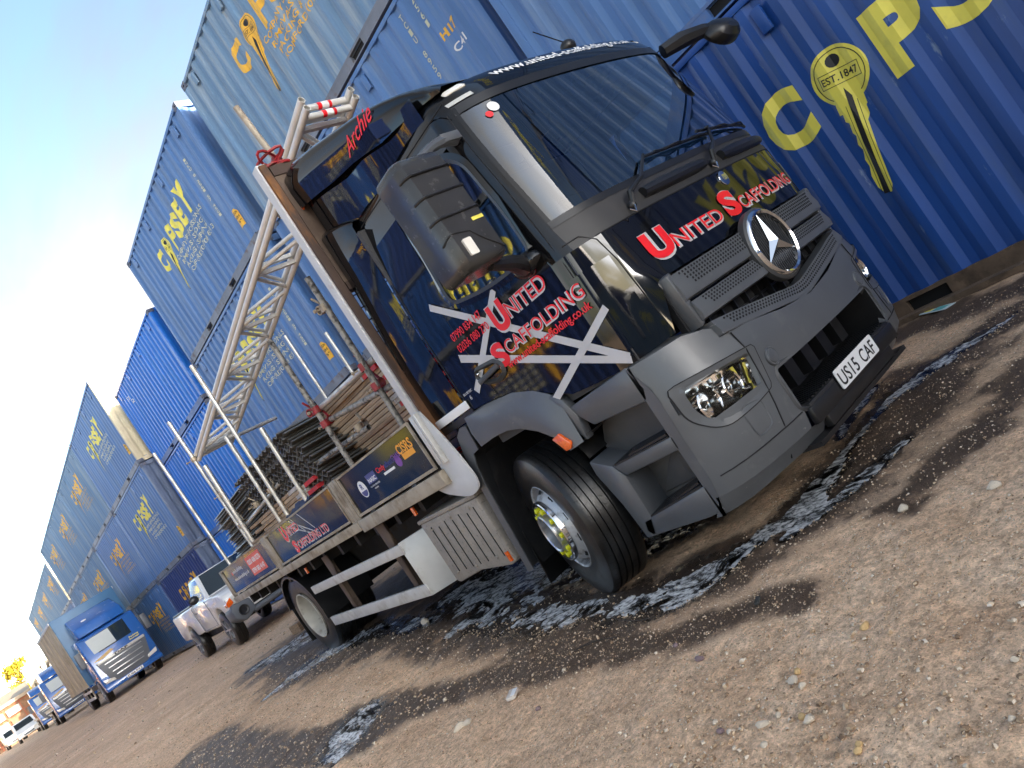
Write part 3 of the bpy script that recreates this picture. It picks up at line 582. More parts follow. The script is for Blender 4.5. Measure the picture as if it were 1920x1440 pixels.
mat('wheel_cream', (0.52, 0.49, 0.42), 0.45, var=0.12, vs=8, dirt=(0.16, 0.12, 0.08), da=0.7, ds=9, dpos=0.53)
mat('alloy_rail', (0.56, 0.55, 0.52), 0.45, metal=0.25, var=0.08, vs=6, dirt=(0.30, 0.24, 0.17), da=0.6, ds=4, dpos=0.52)
mat('alloy_dirty', (0.36, 0.31, 0.24), 0.6, metal=0.2, var=0.15, vs=7, dirt=(0.18, 0.13, 0.085), da=0.8, ds=5, dpos=0.48)
mat('muddy_metal', (0.29, 0.255, 0.215), 0.62, var=0.12, vs=9, dirt=(0.055, 0.045, 0.035), da=0.9, ds=42, dpos=0.56, bump=0.1, bs=60)
mat('white_steel', (0.52, 0.52, 0.52), 0.5, var=0.08, vs=5, dirt=(0.36, 0.15, 0.045), da=0.8, ds=3.2, dpos=0.60)
mat('rusty_steel', (0.060, 0.036, 0.026), 0.75, var=0.3, vs=5, dirt=(0.42, 0.17, 0.04), da=0.9, ds=2.4, dpos=0.52, stretch=(1, 1, .35), bump=0.15, bs=40)
mat('chassis_black', (0.012, 0.011, 0.010), 0.6, dirt=(0.05, 0.038, 0.028), da=0.7, ds=5)
mat('brown_steel', (0.085, 0.055, 0.038), 0.6, var=0.25, vs=6, dirt=(0.17, 0.13, 0.09), da=0.6, ds=6)
mat('panel_black', (0.008, 0.0078, 0.0075), 0.09, spec=0.28, dirt=(0.05, 0.042, 0.03), da=0.5, ds=3.5, dpos=0.52)
mat('decal_red', (0.80, 0.012, 0.018), 0.35)
mat('decal_silver', (0.56, 0.56, 0.55), 0.38, metal=0.2, var=0.06, vs=6)
mat('decal_white', (0.80, 0.80, 0.79), 0.35)
mat('decal_orange', (0.86, 0.36, 0.02), 0.4)
mat('decal_purple', (0.20, 0.06, 0.32), 0.4)
mat('decal_blue', (0.035, 0.045, 0.20), 0.4)
mat('decal_signal', (0.75, 0.09, 0.055), 0.45, dirt=(0.35, 0.16, 0.1), da=0.5, ds=5)
mat('decal_green', (0.045, 0.12, 0.05), 0.4)
mat('lens_white', (0.78, 0.74, 0.66), 0.25, coat=0.5)
mat('lens_amber', (0.85, 0.13, 0.015), 0.15, coat=1.0, var=0.2, vs=60)
mat('reflector_chrome', (0.86, 0.85, 0.83), 0.09, metal=1.0)
mat('nut_yellow', (0.80, 0.78, 0.02), 0.4)
mat('steel_tube', (0.55, 0.53, 0.49), 0.34, metal=0.55, var=0.12, vs=8, dirt=(0.34, 0.27, 0.18), da=0.55, ds=7)
mat('alloy_truss', (0.72, 0.70, 0.65), 0.34, metal=0.25, var=0.05, vs=6)
mat('cab_dark', (0.05, 0.05, 0.052), 0.75)
mat('seat_cloth', (0.022, 0.024, 0.030), 0.85, bump=0.2, bs=80)
mat('blue_cloth', (0.015, 0.12, 0.34), 0.8, var=0.2, vs=8)
mat('dash_grey', (0.16, 0.165, 0.155), 0.6)
glass_mat('glass_screen', (0.78, 0.90, 0.85), 0.004, 1.52, 4.0)
glass_mat('glass_side', (0.25, 0.36, 0.33), 0.006, 1.52, 1.6)
glass_mat('glass_lens', (0.97, 0.97, 0.97), 0.01, 1.45, 1.0)
T = thing('flatbed_lorry', 'black scaffolding flatbed lorry with grey bumper and red lettering', 'lorry')
# ---------------------------------------------------------------- cab surface
FF = [(0, 0), (.2, .003), (.4, .013), (.6, .033), (.72, .055), (.80, .08), (.87, .115), (.93, .158), (.97, .195), (.993, .232), (1.0, .27)]
fz = lerp_tab([(1.0, -.02), (1.24, 0.0), (1.40, .03), (1.755, .075), (1.92, .12), (2.76, .305), (2.83, .33), (2.90, .38), (2.965, .50), (3.0, .66)])
wz = lerp_tab([(1.0, 1.15), (1.92, 1.15), (2.3, 1.135), (2.6, 1.105), (2.76, 1.075), (2.83, 1.05), (2.90, 1.0), (2.965, .90), (3.0, .78)])
offx = lerp_tab(FF)
def lean(fr, z):                        # the corners stand upright below the screen while the middle leans back
    return 0.0 if z > 1.755 else (fz(1.755) - fz(z)) * min(1, max(0, (fr - .72) / .15))
def cab_y(x, z):                       # front surface of the cab
    fr = min(1.0, abs(x) / wz(z)); return fz(z) + offx(fr) + lean(fr, z)
ev = np.array([q for q in FF if q[0] <= .931]); cf_ = np.linalg.lstsq(np.stack([ev[:, 0] ** k for k in (2, 4, 6, 8)], 1), ev[:, 1], rcond=None)[0]
def smooth_y(x, z):                    # the same front, as one smooth sweep for the glass
    fr = abs(x) / wz(z); return fz(z) + float(sum(c * fr ** k for c, k in zip(cf_, (2, 4, 6, 8))))
def side_x(y, z): return -wz(z)
SIDE_Y = [0, .14, .30, .46, .64, .74, .87, 1.0]
bot_side = lerp_tab([(.2, 1.13), (.58, 1.14), (.78, 1.16), (.98, 1.275), (1.19, 1.355), (1.32, 1.375), (1.48, 1.388), (1.64, 1.40)])
ROWS = ['b', 1.50, 1.755, 1.84, 1.92, 2.1, 2.3, 2.5, 2.60, 2.76, 2.83, 2.90, 2.965, 3.0]
NF = len(FF)
def cab_pt(ci, ri, sgn):               # half column index, row index, side
    z = ROWS[ri]
    if ci < NF:
        if z == 'b': z = 1.40 if ci <= 4 else (1.13 if ci > 5 else 1.14)
        fr, off = FF[ci]; return (sgn * fr * wz(z), fz(z) + off + lean(fr, z), z)
    zq = 1.3 if z == 'b' else z; y0 = fz(zq) + FF[-1][1] + lean(1, zq); y = y0 + (1.64 - y0) * SIDE_Y[ci - NF + 1]
    if z == 'b': z = bot_side(y)
    return (sgn * wz(z), y, z)
NC = NF + len(SIDE_Y) - 1
def cab_grid(c0, c1, r0, r1, both=True, sgn=-1, off=0.0):
    m = MB()
    for sg in ((-1, 1) if both else (sgn,)):
        m.grid([[cab_pt(c, r, sg) for c in range(c0, c1 + 1)] for r in range(r0, r1 + 1)])
    return m
k93 = 7                                 # column of the screen edge
cab_grid(0, 5, 0, 2).build('front_panel', 'black_paint', T, doubles=1e-4)
cab_grid(0, 7, 2, 4).build('wiper_cowl', 'cowl_plastic', T, doubles=1e-4)
for sg, nm in ((-1, 'offside'), (1, 'nearside')):
    cab_grid(5, NF - 1, 0, 2, False, sg).build('corner_panel', 'black_paint', T, doubles=1e-4)
    cab_grid(7, NF - 1, 2, 9, False, sg).build('windscreen_pillar', 'black_paint', T, doubles=1e-4)
    d = cab_grid(NF - 1, NC - 1, 0, 4, False, sg); d.build('door', 'black_paint', T, doubles=1e-4)
    cab_grid(NF - 1 + 4, NC - 1, 4, 8, False, sg).build('door_pillar', 'black_paint', T, doubles=1e-4)
    cab_grid(NF - 1, NC - 1, 8, 9, False, sg).build('door_top', 'black_paint', T, doubles=1e-4)
rf = cab_grid(0, NC - 1, 9, 13)
top = [cab_pt(c, 13, -1) for c in range(NC)][::-1] + [cab_pt(c, 13, 1) for c in range(1, NC)]
rf.poly(top); rf.build('roof', 'black_paint', T, doubles=1e-4)
MB().box(-1.13, 1.13, 1.60, 1.635, 1.40, 2.75).build('rear_wall', 'cab_dark', T)
MB().box(-1.10, 1.10, .25, 1.60, 1.12, 1.30).build('cab_floor', 'cab_dark', T)
# windscreen glass, black border, seals
ws = MB(); ws.grid([[(x * wz(z), smooth_y(x * wz(z), z) + .004, z) for x in np.linspace(-.93, .93, 61)] for z in np.linspace(1.92, 2.76, 12)])
ws.build('windscreen', 'glass_screen', T, doubles=1e-4, angle=60)
def surf_front(x, z, lift): return (x, cab_y(x, z) - lift, z)
def screen_band(z0, z1, name, m, lift=.004, fr=.93):
    b = MB()
    b.grid([[surf_front(x * wz(z) * fr, z, lift) for x in np.linspace(-1, 1, 33)] for z in (z0, z1)]); return b.build(name, m, T)
screen_band(2.71, 2.765, 'screen_header', 'black_plastic')
screen_band(1.905, 1.945, 'screen_seal', 'black_plastic')
for sg in (-1, 1):
    b = MB(); b.grid([[surf_front(sg * fr * wz(z), z, .004) for fr in (.912, .922, .932)] for z in np.linspace(1.92, 2.76, 9)]); b.build('screen_border', 'black_paint', T)
# side windows
WIN = round_poly([(.415, 1.885), (.425, 2.15), (.50, 2.48), (.64, 2.578), (1.165, 2.57), (1.175, 1.985), (.80, 1.90)], [.05, .2, .10, .12, .07, .07, .2], 5)
def off_poly(pts, d):
    c = Vector((sum(p[0] for p in pts) / len(pts), sum(p[1] for p in pts) / len(pts))); out = []; k = len(pts)
    for i in range(k):
        a, b = Vector(pts[i - 1]), Vector(pts[(i + 1) % k]); t = (b - a).normalized(); n = Vector((t.y, -t.x))
        if n.dot(Vector(pts[i]) - c) < 0: n = -n
        out.append(tuple(Vector(pts[i]) + n * d))
    return out
for sg in (-1, 1):
    P_ = lambda q, l: [(sg * (wz(z) + l), y, z) for y, z in q]
    m = MB(); m.ring(P_(off_poly(WIN, .055), .001), P_(off_poly(WIN, .02), .008)); fr = m.build('window_surround', 'black_paint', T)
    m = MB(); m.ring(P_(off_poly(WIN, .022), .009), P_(WIN, .004)); m.build('rubber_seal', 'black_plastic', fr)
    m = MB(); m.poly(P_(WIN, .001)); m.build('side_window', 'glass_side', fr)
# door shut lines and the brass-lit gap ahead of the side deflector
for sg in (-1, 1):
    MB().path([(sg * (wz(z) + .001), y, z) for y, z in ((1.625, 1.41), (1.62, 1.9), (1.61, 2.3), (1.60, 2.74))], .004, 6).build('door_gap', 'black_gap', T)
    MB().path([(sg * (wz(z) + .0005), y, z) for y, z in ((1.30, 1.39), (1.32, 1.7), (1.31, 2.0))], .003, 6).build('door_gap', 'black_gap', T)
    MB().path([(sg * x * wz(z), fz(z) + offx(x) + lean(x, z) - .001, z) for x, z in ((.978, 1.13), (.978, 1.4), (.978, 1.7), (.97, 1.88), (.955, 2.2), (.955, 2.5), (.955, 2.74))], .0035, 6).build('door_gap', 'black_gap', T)
    MB().path([(sg * x * wz(z), fz(z) + offx(x) + lean(x, z) - .001, z) for x, z in ((.80, 1.14), (.805, 1.4), (.81, 1.6), (.83, 1.74), (.88, 1.80), (.95, 1.80))], .004, 6).build('panel_gap', 'black_gap', T)
    MB().path([(sg * wz(2.78), y, 2.78) for y in (.42, .8, 1.2, 1.64)], .004, 6).build('roof_gutter', 'black_gap', T)
MB().path([surf_front(x, 1.757, .001) for x in np.linspace(-.95, .95, 21)], .004, 6).build('panel_gap', 'black_gap', T)
MB().grid([[surf_front(x * 1.02, z, .018 - .012 * (z > 1.5)) for x in np.linspace(-.92, -.80, 2)] for z in (1.2, 1.7)]) # (shape only)
# curved air deflector blade standing proud of the corner
for sg in (-1, 1):
    m = MB(); rows = []
    for z in np.linspace(1.20, 1.64, 6):
        rows.append([(sg * fr_ * 1.160, fz(z) + offx(fr_) + lean(fr_, z) - .012 + .006 * (fr_ > .97), z) for fr_ in (.83, .86, .89, .92, .945, .965, .98, .992)])
    m.grid(rows); m.build('corner_deflector', 'black_paint', T, solid=.006)
# roof visor lettering and lamps
fnF = lambda lift: (lambda p: Vector((p.x, cab_y(p.x, p.z) - lift, p.z)))
text_on(MB(), 'www.united-scaffolding.co.uk', (-.66, 0, 2.838), (1, 0, 0), (0, 0, 1), .058, 1.36, bold=.02, fn=fnF(.004)).build('web_address', 'decal_white', T)
for sg in (-1, 1):
    m = MB(); q = round_poly([(-.062, -.02), (.062, -.02), (.052, .02), (-.052, .02)], .014, 3)
    mkp = lambda a, b, l: (sg * .885 + a, cab_y(.885 + sg * a, 2.872 + b) - l, 2.872 + b + l * .5)
    m.ring([mkp(a, b, -.004) for a, b in q], [mkp(a * .9, b * .85, .008) for a, b in q]); m.poly([mkp(a * .9, b * .85, .008) for a, b in q]); m.build('marker_lamp', 'lens_white', T)
    MB().grid([[surf_front(sg * x, z, .006) for x in (.86, .91, .96, 1.0)] for z in (2.775, 2.80)]).build('visor_plate', 'alloy_rail', T)
# roof air deflector with painted name
lo = lerp_tab([(.50, 2.895), (.55, 2.90), (.75, 2.93), (1.0, 2.965), (1.28, 3.045), (1.58, 3.105), (1.84, 3.175), (2.12, 3.23)])
up = lerp_tab([(.50, 2.925), (.58, 2.985), (.70, 3.06), (.95, 3.175), (1.24, 3.27), (1.62, 3.395), (1.90, 3.472), (2.03, 3.482), (2.09, 3.45), (2.12, 3.24)])
DYS = [.50, .54, .58, .64, .72, .85, 1.0, 1.15, 1.3, 1.45, 1.6, 1.75, 1.9, 1.98, 2.04, 2.08, 2.11]
def dx(y): return np.interp(y, [.50, .6, .8, 1.1, 2.12], [.95, 1.0, 1.05, 1.085, 1.10])
for sg in (-1, 1):
    m = MB(); m.grid([[(sg * dx(y), y, lo(y)) for y in DYS], [(sg * (dx(y) + .008), y, (lo(y) + up(y)) / 2) for y in DYS], [(sg * dx(y), y, up(y) - .03) for y in DYS], [(sg * (dx(y) - .03), y, up(y)) for y in DYS], [(sg * (dx(y) - .12), y, up(y) + .006) for y in DYS]])
    w = m.build('deflector_side', 'black_paint', T, angle=50)
    if sg < 0: text_on(MB(), 'Archie', (-1.108, 1.29, 3.085), (0, -.995, .02), (0, 0, 1), .095, .38, bold=.006, shear=.6, fn=lambda p: Vector((-dx(p.y) - .0105, p.y, p.z + (1.1 - p.y) * .02))).build('painted_name', 'decal_red', w)
    MB().tube((sg * 1.088, 2.085, 3.20), (sg * 1.088, 2.03, 3.245), .012, 6).build('side_marker', 'lens_amber', w)
m = MB(); m.grid([[(x * (dx(y) - .12), y, up(y) + .006 - .12 * (1 - x * x) * min(1, max(0, (y - .5) / .4))) for x in np.linspace(-1, 1, 9)] for y in DYS]); m.build('deflector_top', 'black_paint', T, angle=50)
lx_ = np.linspace(-.70, .80, 16); m = MB(); m.grid([[(x, .50 + .05 * abs(x), 2.945) for x in lx_], [(x, .58 + .06 * abs(x), 2.962 + .012 * math.sin(x * 5.2 + 2.2)) for x in lx_]]); m.build('deflector_lip', 'black_plastic', T, solid=.012)
MB().sphere((.25, .50, 2.985), .05, 12, 8, (1.2, 1, .9)).path([(.24, .50, 3.02), (.0, .48, 3.12)], .004, 6).build('antenna', 'black_plastic', T)
for sg in (-1, 1):                     # upper fairing closing the gap under the wing
    m = MB(); ys_ = np.linspace(.62, 2.03, 12); m.grid([[(sg * (1.045 - .012 * math.sin(y * 9)), y, 2.80 + (lo(y) + .06 - 2.80) * k) for y in ys_] for k in (0, .35, .7, 1)]); m.build('upper_fairing', 'black_paint', T)
for (x_, z_, r_2, m_) in ((-.835, 2.655, .032, 'decal_white'), (-.885, 2.622, .02, 'decal_red')): MB().poly([surf_front(x_ + r_2 * math.cos(a), z_ + r_2 * math.sin(a), .003) for a in np.linspace(0, 6.283, 15)[:-1]]).build('screen_sticker', m_, T)
# side deflector between cab and bed, white marker strip below it
for sg in (-1, 1):
    ys = [1.655, 1.70, 1.78, 1.88, 1.98, 2.05, 2.075]; xo = [0, .004, .007, .008, .007, .002, -.02]
    zt = [2.845, 2.875, 2.91, 2.945, 2.975, 2.985, 2.98]
    m = MB(); m.grid([[(sg * (wz(min(z, 2.5)) + xo[i]) , ys[i], z) for i in range(7)] for z in (1.405, 1.8, 2.2, 2.6)] + [[(sg * (1.11 + xo[i]), ys[i], zt[i] - .03) for i in range(7)], [(sg * (1.085 + xo[i]), ys[i] , zt[i]) for i in range(7)], [(sg * (1.0 + xo[i]), ys[i], zt[i] + .006) for i in range(7)]]); m.build('side_deflector', 'black_paint', T, angle=50)
    MB().box(sg * 1.162 - .004, sg * 1.162 + .004, 1.605, 2.065, 1.418, 1.474).build('marker_strip', 'decal_white', T, bev=.002)
    MB().box(sg * 1.135 - .02, sg * 1.135 + .02, 1.60, 2.06, 1.36, 1.412).build('deflector_foot', 'black_plastic', T)
m = MB(); text_on(m, 'BLUETEC', (-1.1535, 1.60, 1.498), (0, -1, 0), (0, 0, 1), .016, .11, bold=.02); text_on(m, '6', (-1.1535, 1.555, 1.455), (0, -1, 0), (0, 0, 1), .03, .022, bold=.02); m.build('badge', 'decal_silver', T)
# ---------------------------------------------------------------- lettering on the door
XD = -1.1535
def dtext(m, t_, y, z, h, w, **k): return text_on(m, t_, (XD - .003, y, z), (0, -1, 0), (0, 0, 1), h, w, **k)
def strip(pts, name, m, x=XD): 
    b = MB(); b.poly([(x, y, z) for y, z in pts]); return b.build(name, m, T)
def rail_decal(a, b, w0, w1=None, x=XD):
    a, b = Vector(a), Vector(b); d = (b - a).normalized(); n = Vector((-d.y, d.x)); w1 = w1 or w0
    return strip([tuple(a + n * w0 / 2), tuple(b + n * w1 / 2), tuple(b - n * w1 / 2), tuple(a - n * w0 / 2)], 'scaffold_stripe', 'decal_silver', x)
rail_decal((1.385, 2.06), (.235, 1.165), .046); rail_decal((1.415, 1.70), (.235, 1.15), .052, .040, XD - .0008)
rail_decal((.80, 1.868), (1.455, 1.475), .040, .046, XD - .0016); rail_decal((.185, 1.43), (.875, 1.178), .040, .044, XD - .0024)
def two_tone(draws):
    m = MB(); 
    for t_, y, z, h, w, b in draws: dtext(m, t_, y + .004, z - .004, h, w, bold=b + .045)
    for i, v in enumerate(m.v): m.v[i] = (XD - .0034, v[1], v[2])
    m.build('lettering_edge', 'decal_silver', T)
    m = MB()
    for t_, y, z, h, w, b in draws: dtext(m, t_, y, z, h, w, bold=b)
    for i, v in enumerate(m.v): m.v[i] = (XD - .0042, v[1], v[2])
    m.build('lettering', 'decal_red', T)
two_tone([('U', .955, 1.665, .155, .15, .05), ('NITED', .80, 1.690, .090, .37, .0), ('S', 1.125, 1.50, .135, .13, .05), ('CAFFOLDING', .985, 1.538, .078, .74, .0)])
m = MB(); dtext(m, 'www.united-scaffolding.co.uk', 1.055, 1.468, .046, .80, bold=.022); dtext(m, '07990 834 147', 1.365, 1.80, .050, .36, bold=.012); dtext(m, '02036 080 270', 1.37, 1.722, .050, .37, bold=.012)
for i, v in enumerate(m.v): m.v[i] = (XD - .0042, v[1], v[2])
m.build('contact_lines', 'decal_red', T)
# door handle
hb = [(1.345, 1.60), (1.13, 1.575), (1.07, 1.52), (1.10, 1.455), (1.20, 1.435), (1.33, 1.47), (1.385, 1.54)]
hb = round_poly(hb, .03, 3); m = MB(); m.ring([(XD - .002, y, z) for y, z in hb], [(XD - .022, y, z) for y, z in off_poly(hb, -.018)]); m.ring([(XD - .022, y, z) for y, z in off_poly(hb, -.018)], [(XD + .004, y, z) for y, z in off_poly(hb, -.034)]); m.poly([(XD + .004, y, z) for y, z in off_poly(hb, -.034)]); h = m.build('door_handle', 'grey_plastic_dark', T)
MB().beam((XD - .026, 1.345, 1.505), (XD - .026, 1.105, 1.525), .022, .034).build('grip', 'grey_plastic_dark', h, bev=.008)
MB().sphere((XD - .012, 1.33, 1.555), .010, 8, 6).build('lock', 'chrome', h)
# ---------------------------------------------------------------- front: lettering, grille, star
def ftext(m, t_, x, z, h, w, **k): return text_on(m, t_, (x, 0, z), (1, 0, 0), (0, 0, 1), h, w, **k)
for bold, lift, nm, mt, sh in ((.045, .004, 'front_lettering_edge', 'decal_silver', .005), (0, .006, 'front_lettering', 'decal_red', 0)):
    m = MB(); ftext(m, 'U', -.775 + sh, 1.49 - sh, .150, .185, bold=.05 + bold, fn=fnF(lift)); ftext(m, 'NITED', -.585 + sh, 1.492 - sh, .085, .47, bold=bold, fn=fnF(lift)); ftext(m, 'S', -.065 + sh, 1.485 - sh, .150, .16, bold=.05 + bold, fn=fnF(lift)); ftext(m, 'CAFFOLDING', .10 + sh, 1.488 - sh, .082, .72, bold=bold, fn=fnF(lift)); m.build(nm, mt, T)
MB().lathe([(0, .045), (-.008, .045), (-.012, .038), (-.010, .0)], (.145, cab_y(.145, 1.70), 1.70), 'y', 24).build('bonnet_badge', 'chrome', T)
# grille: backing, bars, perforated slats
MB().box(-.84, .84, .11, .15, .88, 1.42).build('grille_back', 'black_gap', T)
for i, x in enumerate(np.linspace(-.66, .66, 12)): MB().box(x - .006, x + .006, .07 + .05 * x * x, .12 + .03 * x * x, .92, 1.40).build('grille_bar', 'black_plastic', T)
MB().box(-.78, .78, .09, .13, 1.225, 1.235).box(-.72, .72, .09, .13, 1.035, 1.045).build('grille_crossbar', 'black_plastic', T)
def slat(prof, x1, zoff, name, n=33, x0=0.0):
    """bar across the front following the curve; prof is a closed (depth, height) section"""
    m = MB(); rows = []
    for x in np.linspace(-x1, x1, n):
        b = offx(min(1, abs(x) / 1.15)); rows.append([(x, b + p[0], p[1] + zoff(abs(x))) for p in prof + prof[:1]])
    m.grid(rows); m.poly(rows[0][:-1]); m.poly(rows[-1][:-1]); return m.build(name, 'grey_plastic', T, angle=30, doubles=1e-5)
flat = lambda a: 0.0
vee = lerp_tab([(0, -.028), (.05, -.028), (.60, .058), (.80, .085)])
slat([(-.015, 1.385), (-.035, 1.285), (-.030, 1.245), (-.005, 1.235), (.06, 1.25), (.06, 1.385)], .822, flat, 'grille_slat')
slat([(-.025, 1.222), (-.045, 1.155), (-.040, 1.118), (-.01, 1.108), (.06, 1.12), (.06, 1.222)], .80, flat, 'grille_slat')
slat([(-.030, 1.008), (-.052, .950), (-.05, .925), (.02, .92), (.05, 1.008)], .77, vee, 'grille_slat')
for sg in (-1, 1): MB().prism([(sg * .80, 1.405), (sg * .842, 1.395), (sg * .815, 1.09), (sg * .775, 1.10)], 'y', .035, .13).build('grille_frame', 'grey_plastic', T, bev=.008)
def perforate(z0, z1, y0, y1, x1, zoff, taper, rows_):
    m = MB()
    for r in range(rows_):
        t_ = (r + .5) / rows_; z = z0 + (z1 - z0) * t_; yy = y0 + (y1 - y0) * t_; xs = np.arange(-x1 + taper * (1 - t_) + (r % 2) * .0125, x1 - taper * (1 - t_), .025)
        for x in xs:
            if abs(x) < .17 and z > 1.02: continue
            b = offx(min(1, abs(x) / 1.15)); zz_ = z + zoff(abs(x)); h_ = (z1 - z0) / rows_ * .33
            m.poly([(x + a, b + yy - .002 - c * .25 * 0, zz_ + c) for a, c in ((-.0085, -h_ * .4), (-.004, -h_), (.006, -h_), (.0085, h_ * .3), (.005, h_), (-.006, h_))])
    o = m.build('perforation', 'black_gap', T); tag(o, kind='stuff')
perforate(1.290, 1.382, -.0345, -.0155, .76, flat, .06, 5)
perforate(1.158, 1.220, -.0445, -.0255, .74, flat, .06, 4)
perforate(.952, 1.004, -.0515, -.0315, .70, vee, .05, 3)
# star in its ring
SCy = -.055
def disc(c, R_, prof, name, m, n=48, par=T): return MB().lathe(prof, c, 'y', n).build(name, m, par)
ring = disc((0, SCy, 1.237), .2, [(.05, .205), (.0, .208), (-.012, .200), (-.016, .19), (-.008, .178), (.015, .176)], 'badge_ring', 'chrome')
disc((0, SCy, 1.237), .2, [(.05, .222), (.012, .222), (.0, .208)], 'badge_surround', 'grey_plastic_dark', par=ring)
MB().lathe([(.016, .178), (.022, .001)], (0, SCy, 1.237), 'y', 32).build('badge_back', 'black_plastic', ring)
for i, x in enumerate(np.linspace(-.16, .16, 17)):
    h_ = math.sqrt(max(0, .174 ** 2 - x * x)); MB().box(x - .003, x + .003, SCy + .010, SCy + .018, 1.237 - h_, 1.237 + h_).build('badge_rib', 'grey_plastic_dark', ring)
st = MB(); o = (0, SCy - .03, 1.237)
for k in range(3):
    a = math.radians(90 + 120 * k); tip = (.185 * math.cos(a), SCy, 1.237 + .185 * math.sin(a))
    for s_ in (-1, 1):
        b_ = a + s_ * math.radians(60); q = (.036 * math.cos(b_), SCy + .004, 1.237 + .036 * math.sin(b_)); st.add([o, tip, q], [(0, 1, 2) if s_ < 0 else (0, 2, 1)])
st.build('star', 'chrome', ring, angle=10)
# ---------------------------------------------------------------- bumper
BX = [(0, 0), (.15, .001), (.3, .005), (.45, .014), (.60, .030), (.70, .045), (.80, .07), (.92, .105), (1.02, .15), (1.09, .205), (1.135, .265), (1.15, .31)]
by_ = lerp_tab([(.26, .05), (.30, .01), (.36, -.035), (.46, -.055), (.70, -.055), (.90, -.065), (.98, -.055), (1.12, .0)])
boff = lerp_tab(BX)
ztop = lerp_tab([(0, .895), (.3, .925), (.6, .985), (.70, 1.015), (.80, 1.075), (.92, 1.11), (1.15, 1.12)])
zbot = lerp_tab([(0, .275), (.8, .275), (1.02, .265), (1.15, .262)])
def bump_y(x, z): return by_(z) + boff(abs(x))
BZ = [0, .36, .46, .58, .70, .80, .885, 1]
def bp(i, j, sg):
    x, off = BX[i]; z = BZ[j]
    z = zbot(x) if j == 0 else (ztop(x) if j == 7 else (min(z, ztop(x) - .012 * (7 - j)) if j > 4 else z))
    return (sg * x, by_(z) + off, z)
def bgrid(i0, i1, j0, j1, sgs=(-1, 1), skip=None):
    m = MB()
    for sg in sgs: m.grid([[bp(i, j, sg) for i in range(i0, i1 + 1)] for j in range(j0, j1 + 1)], skip)
    return m
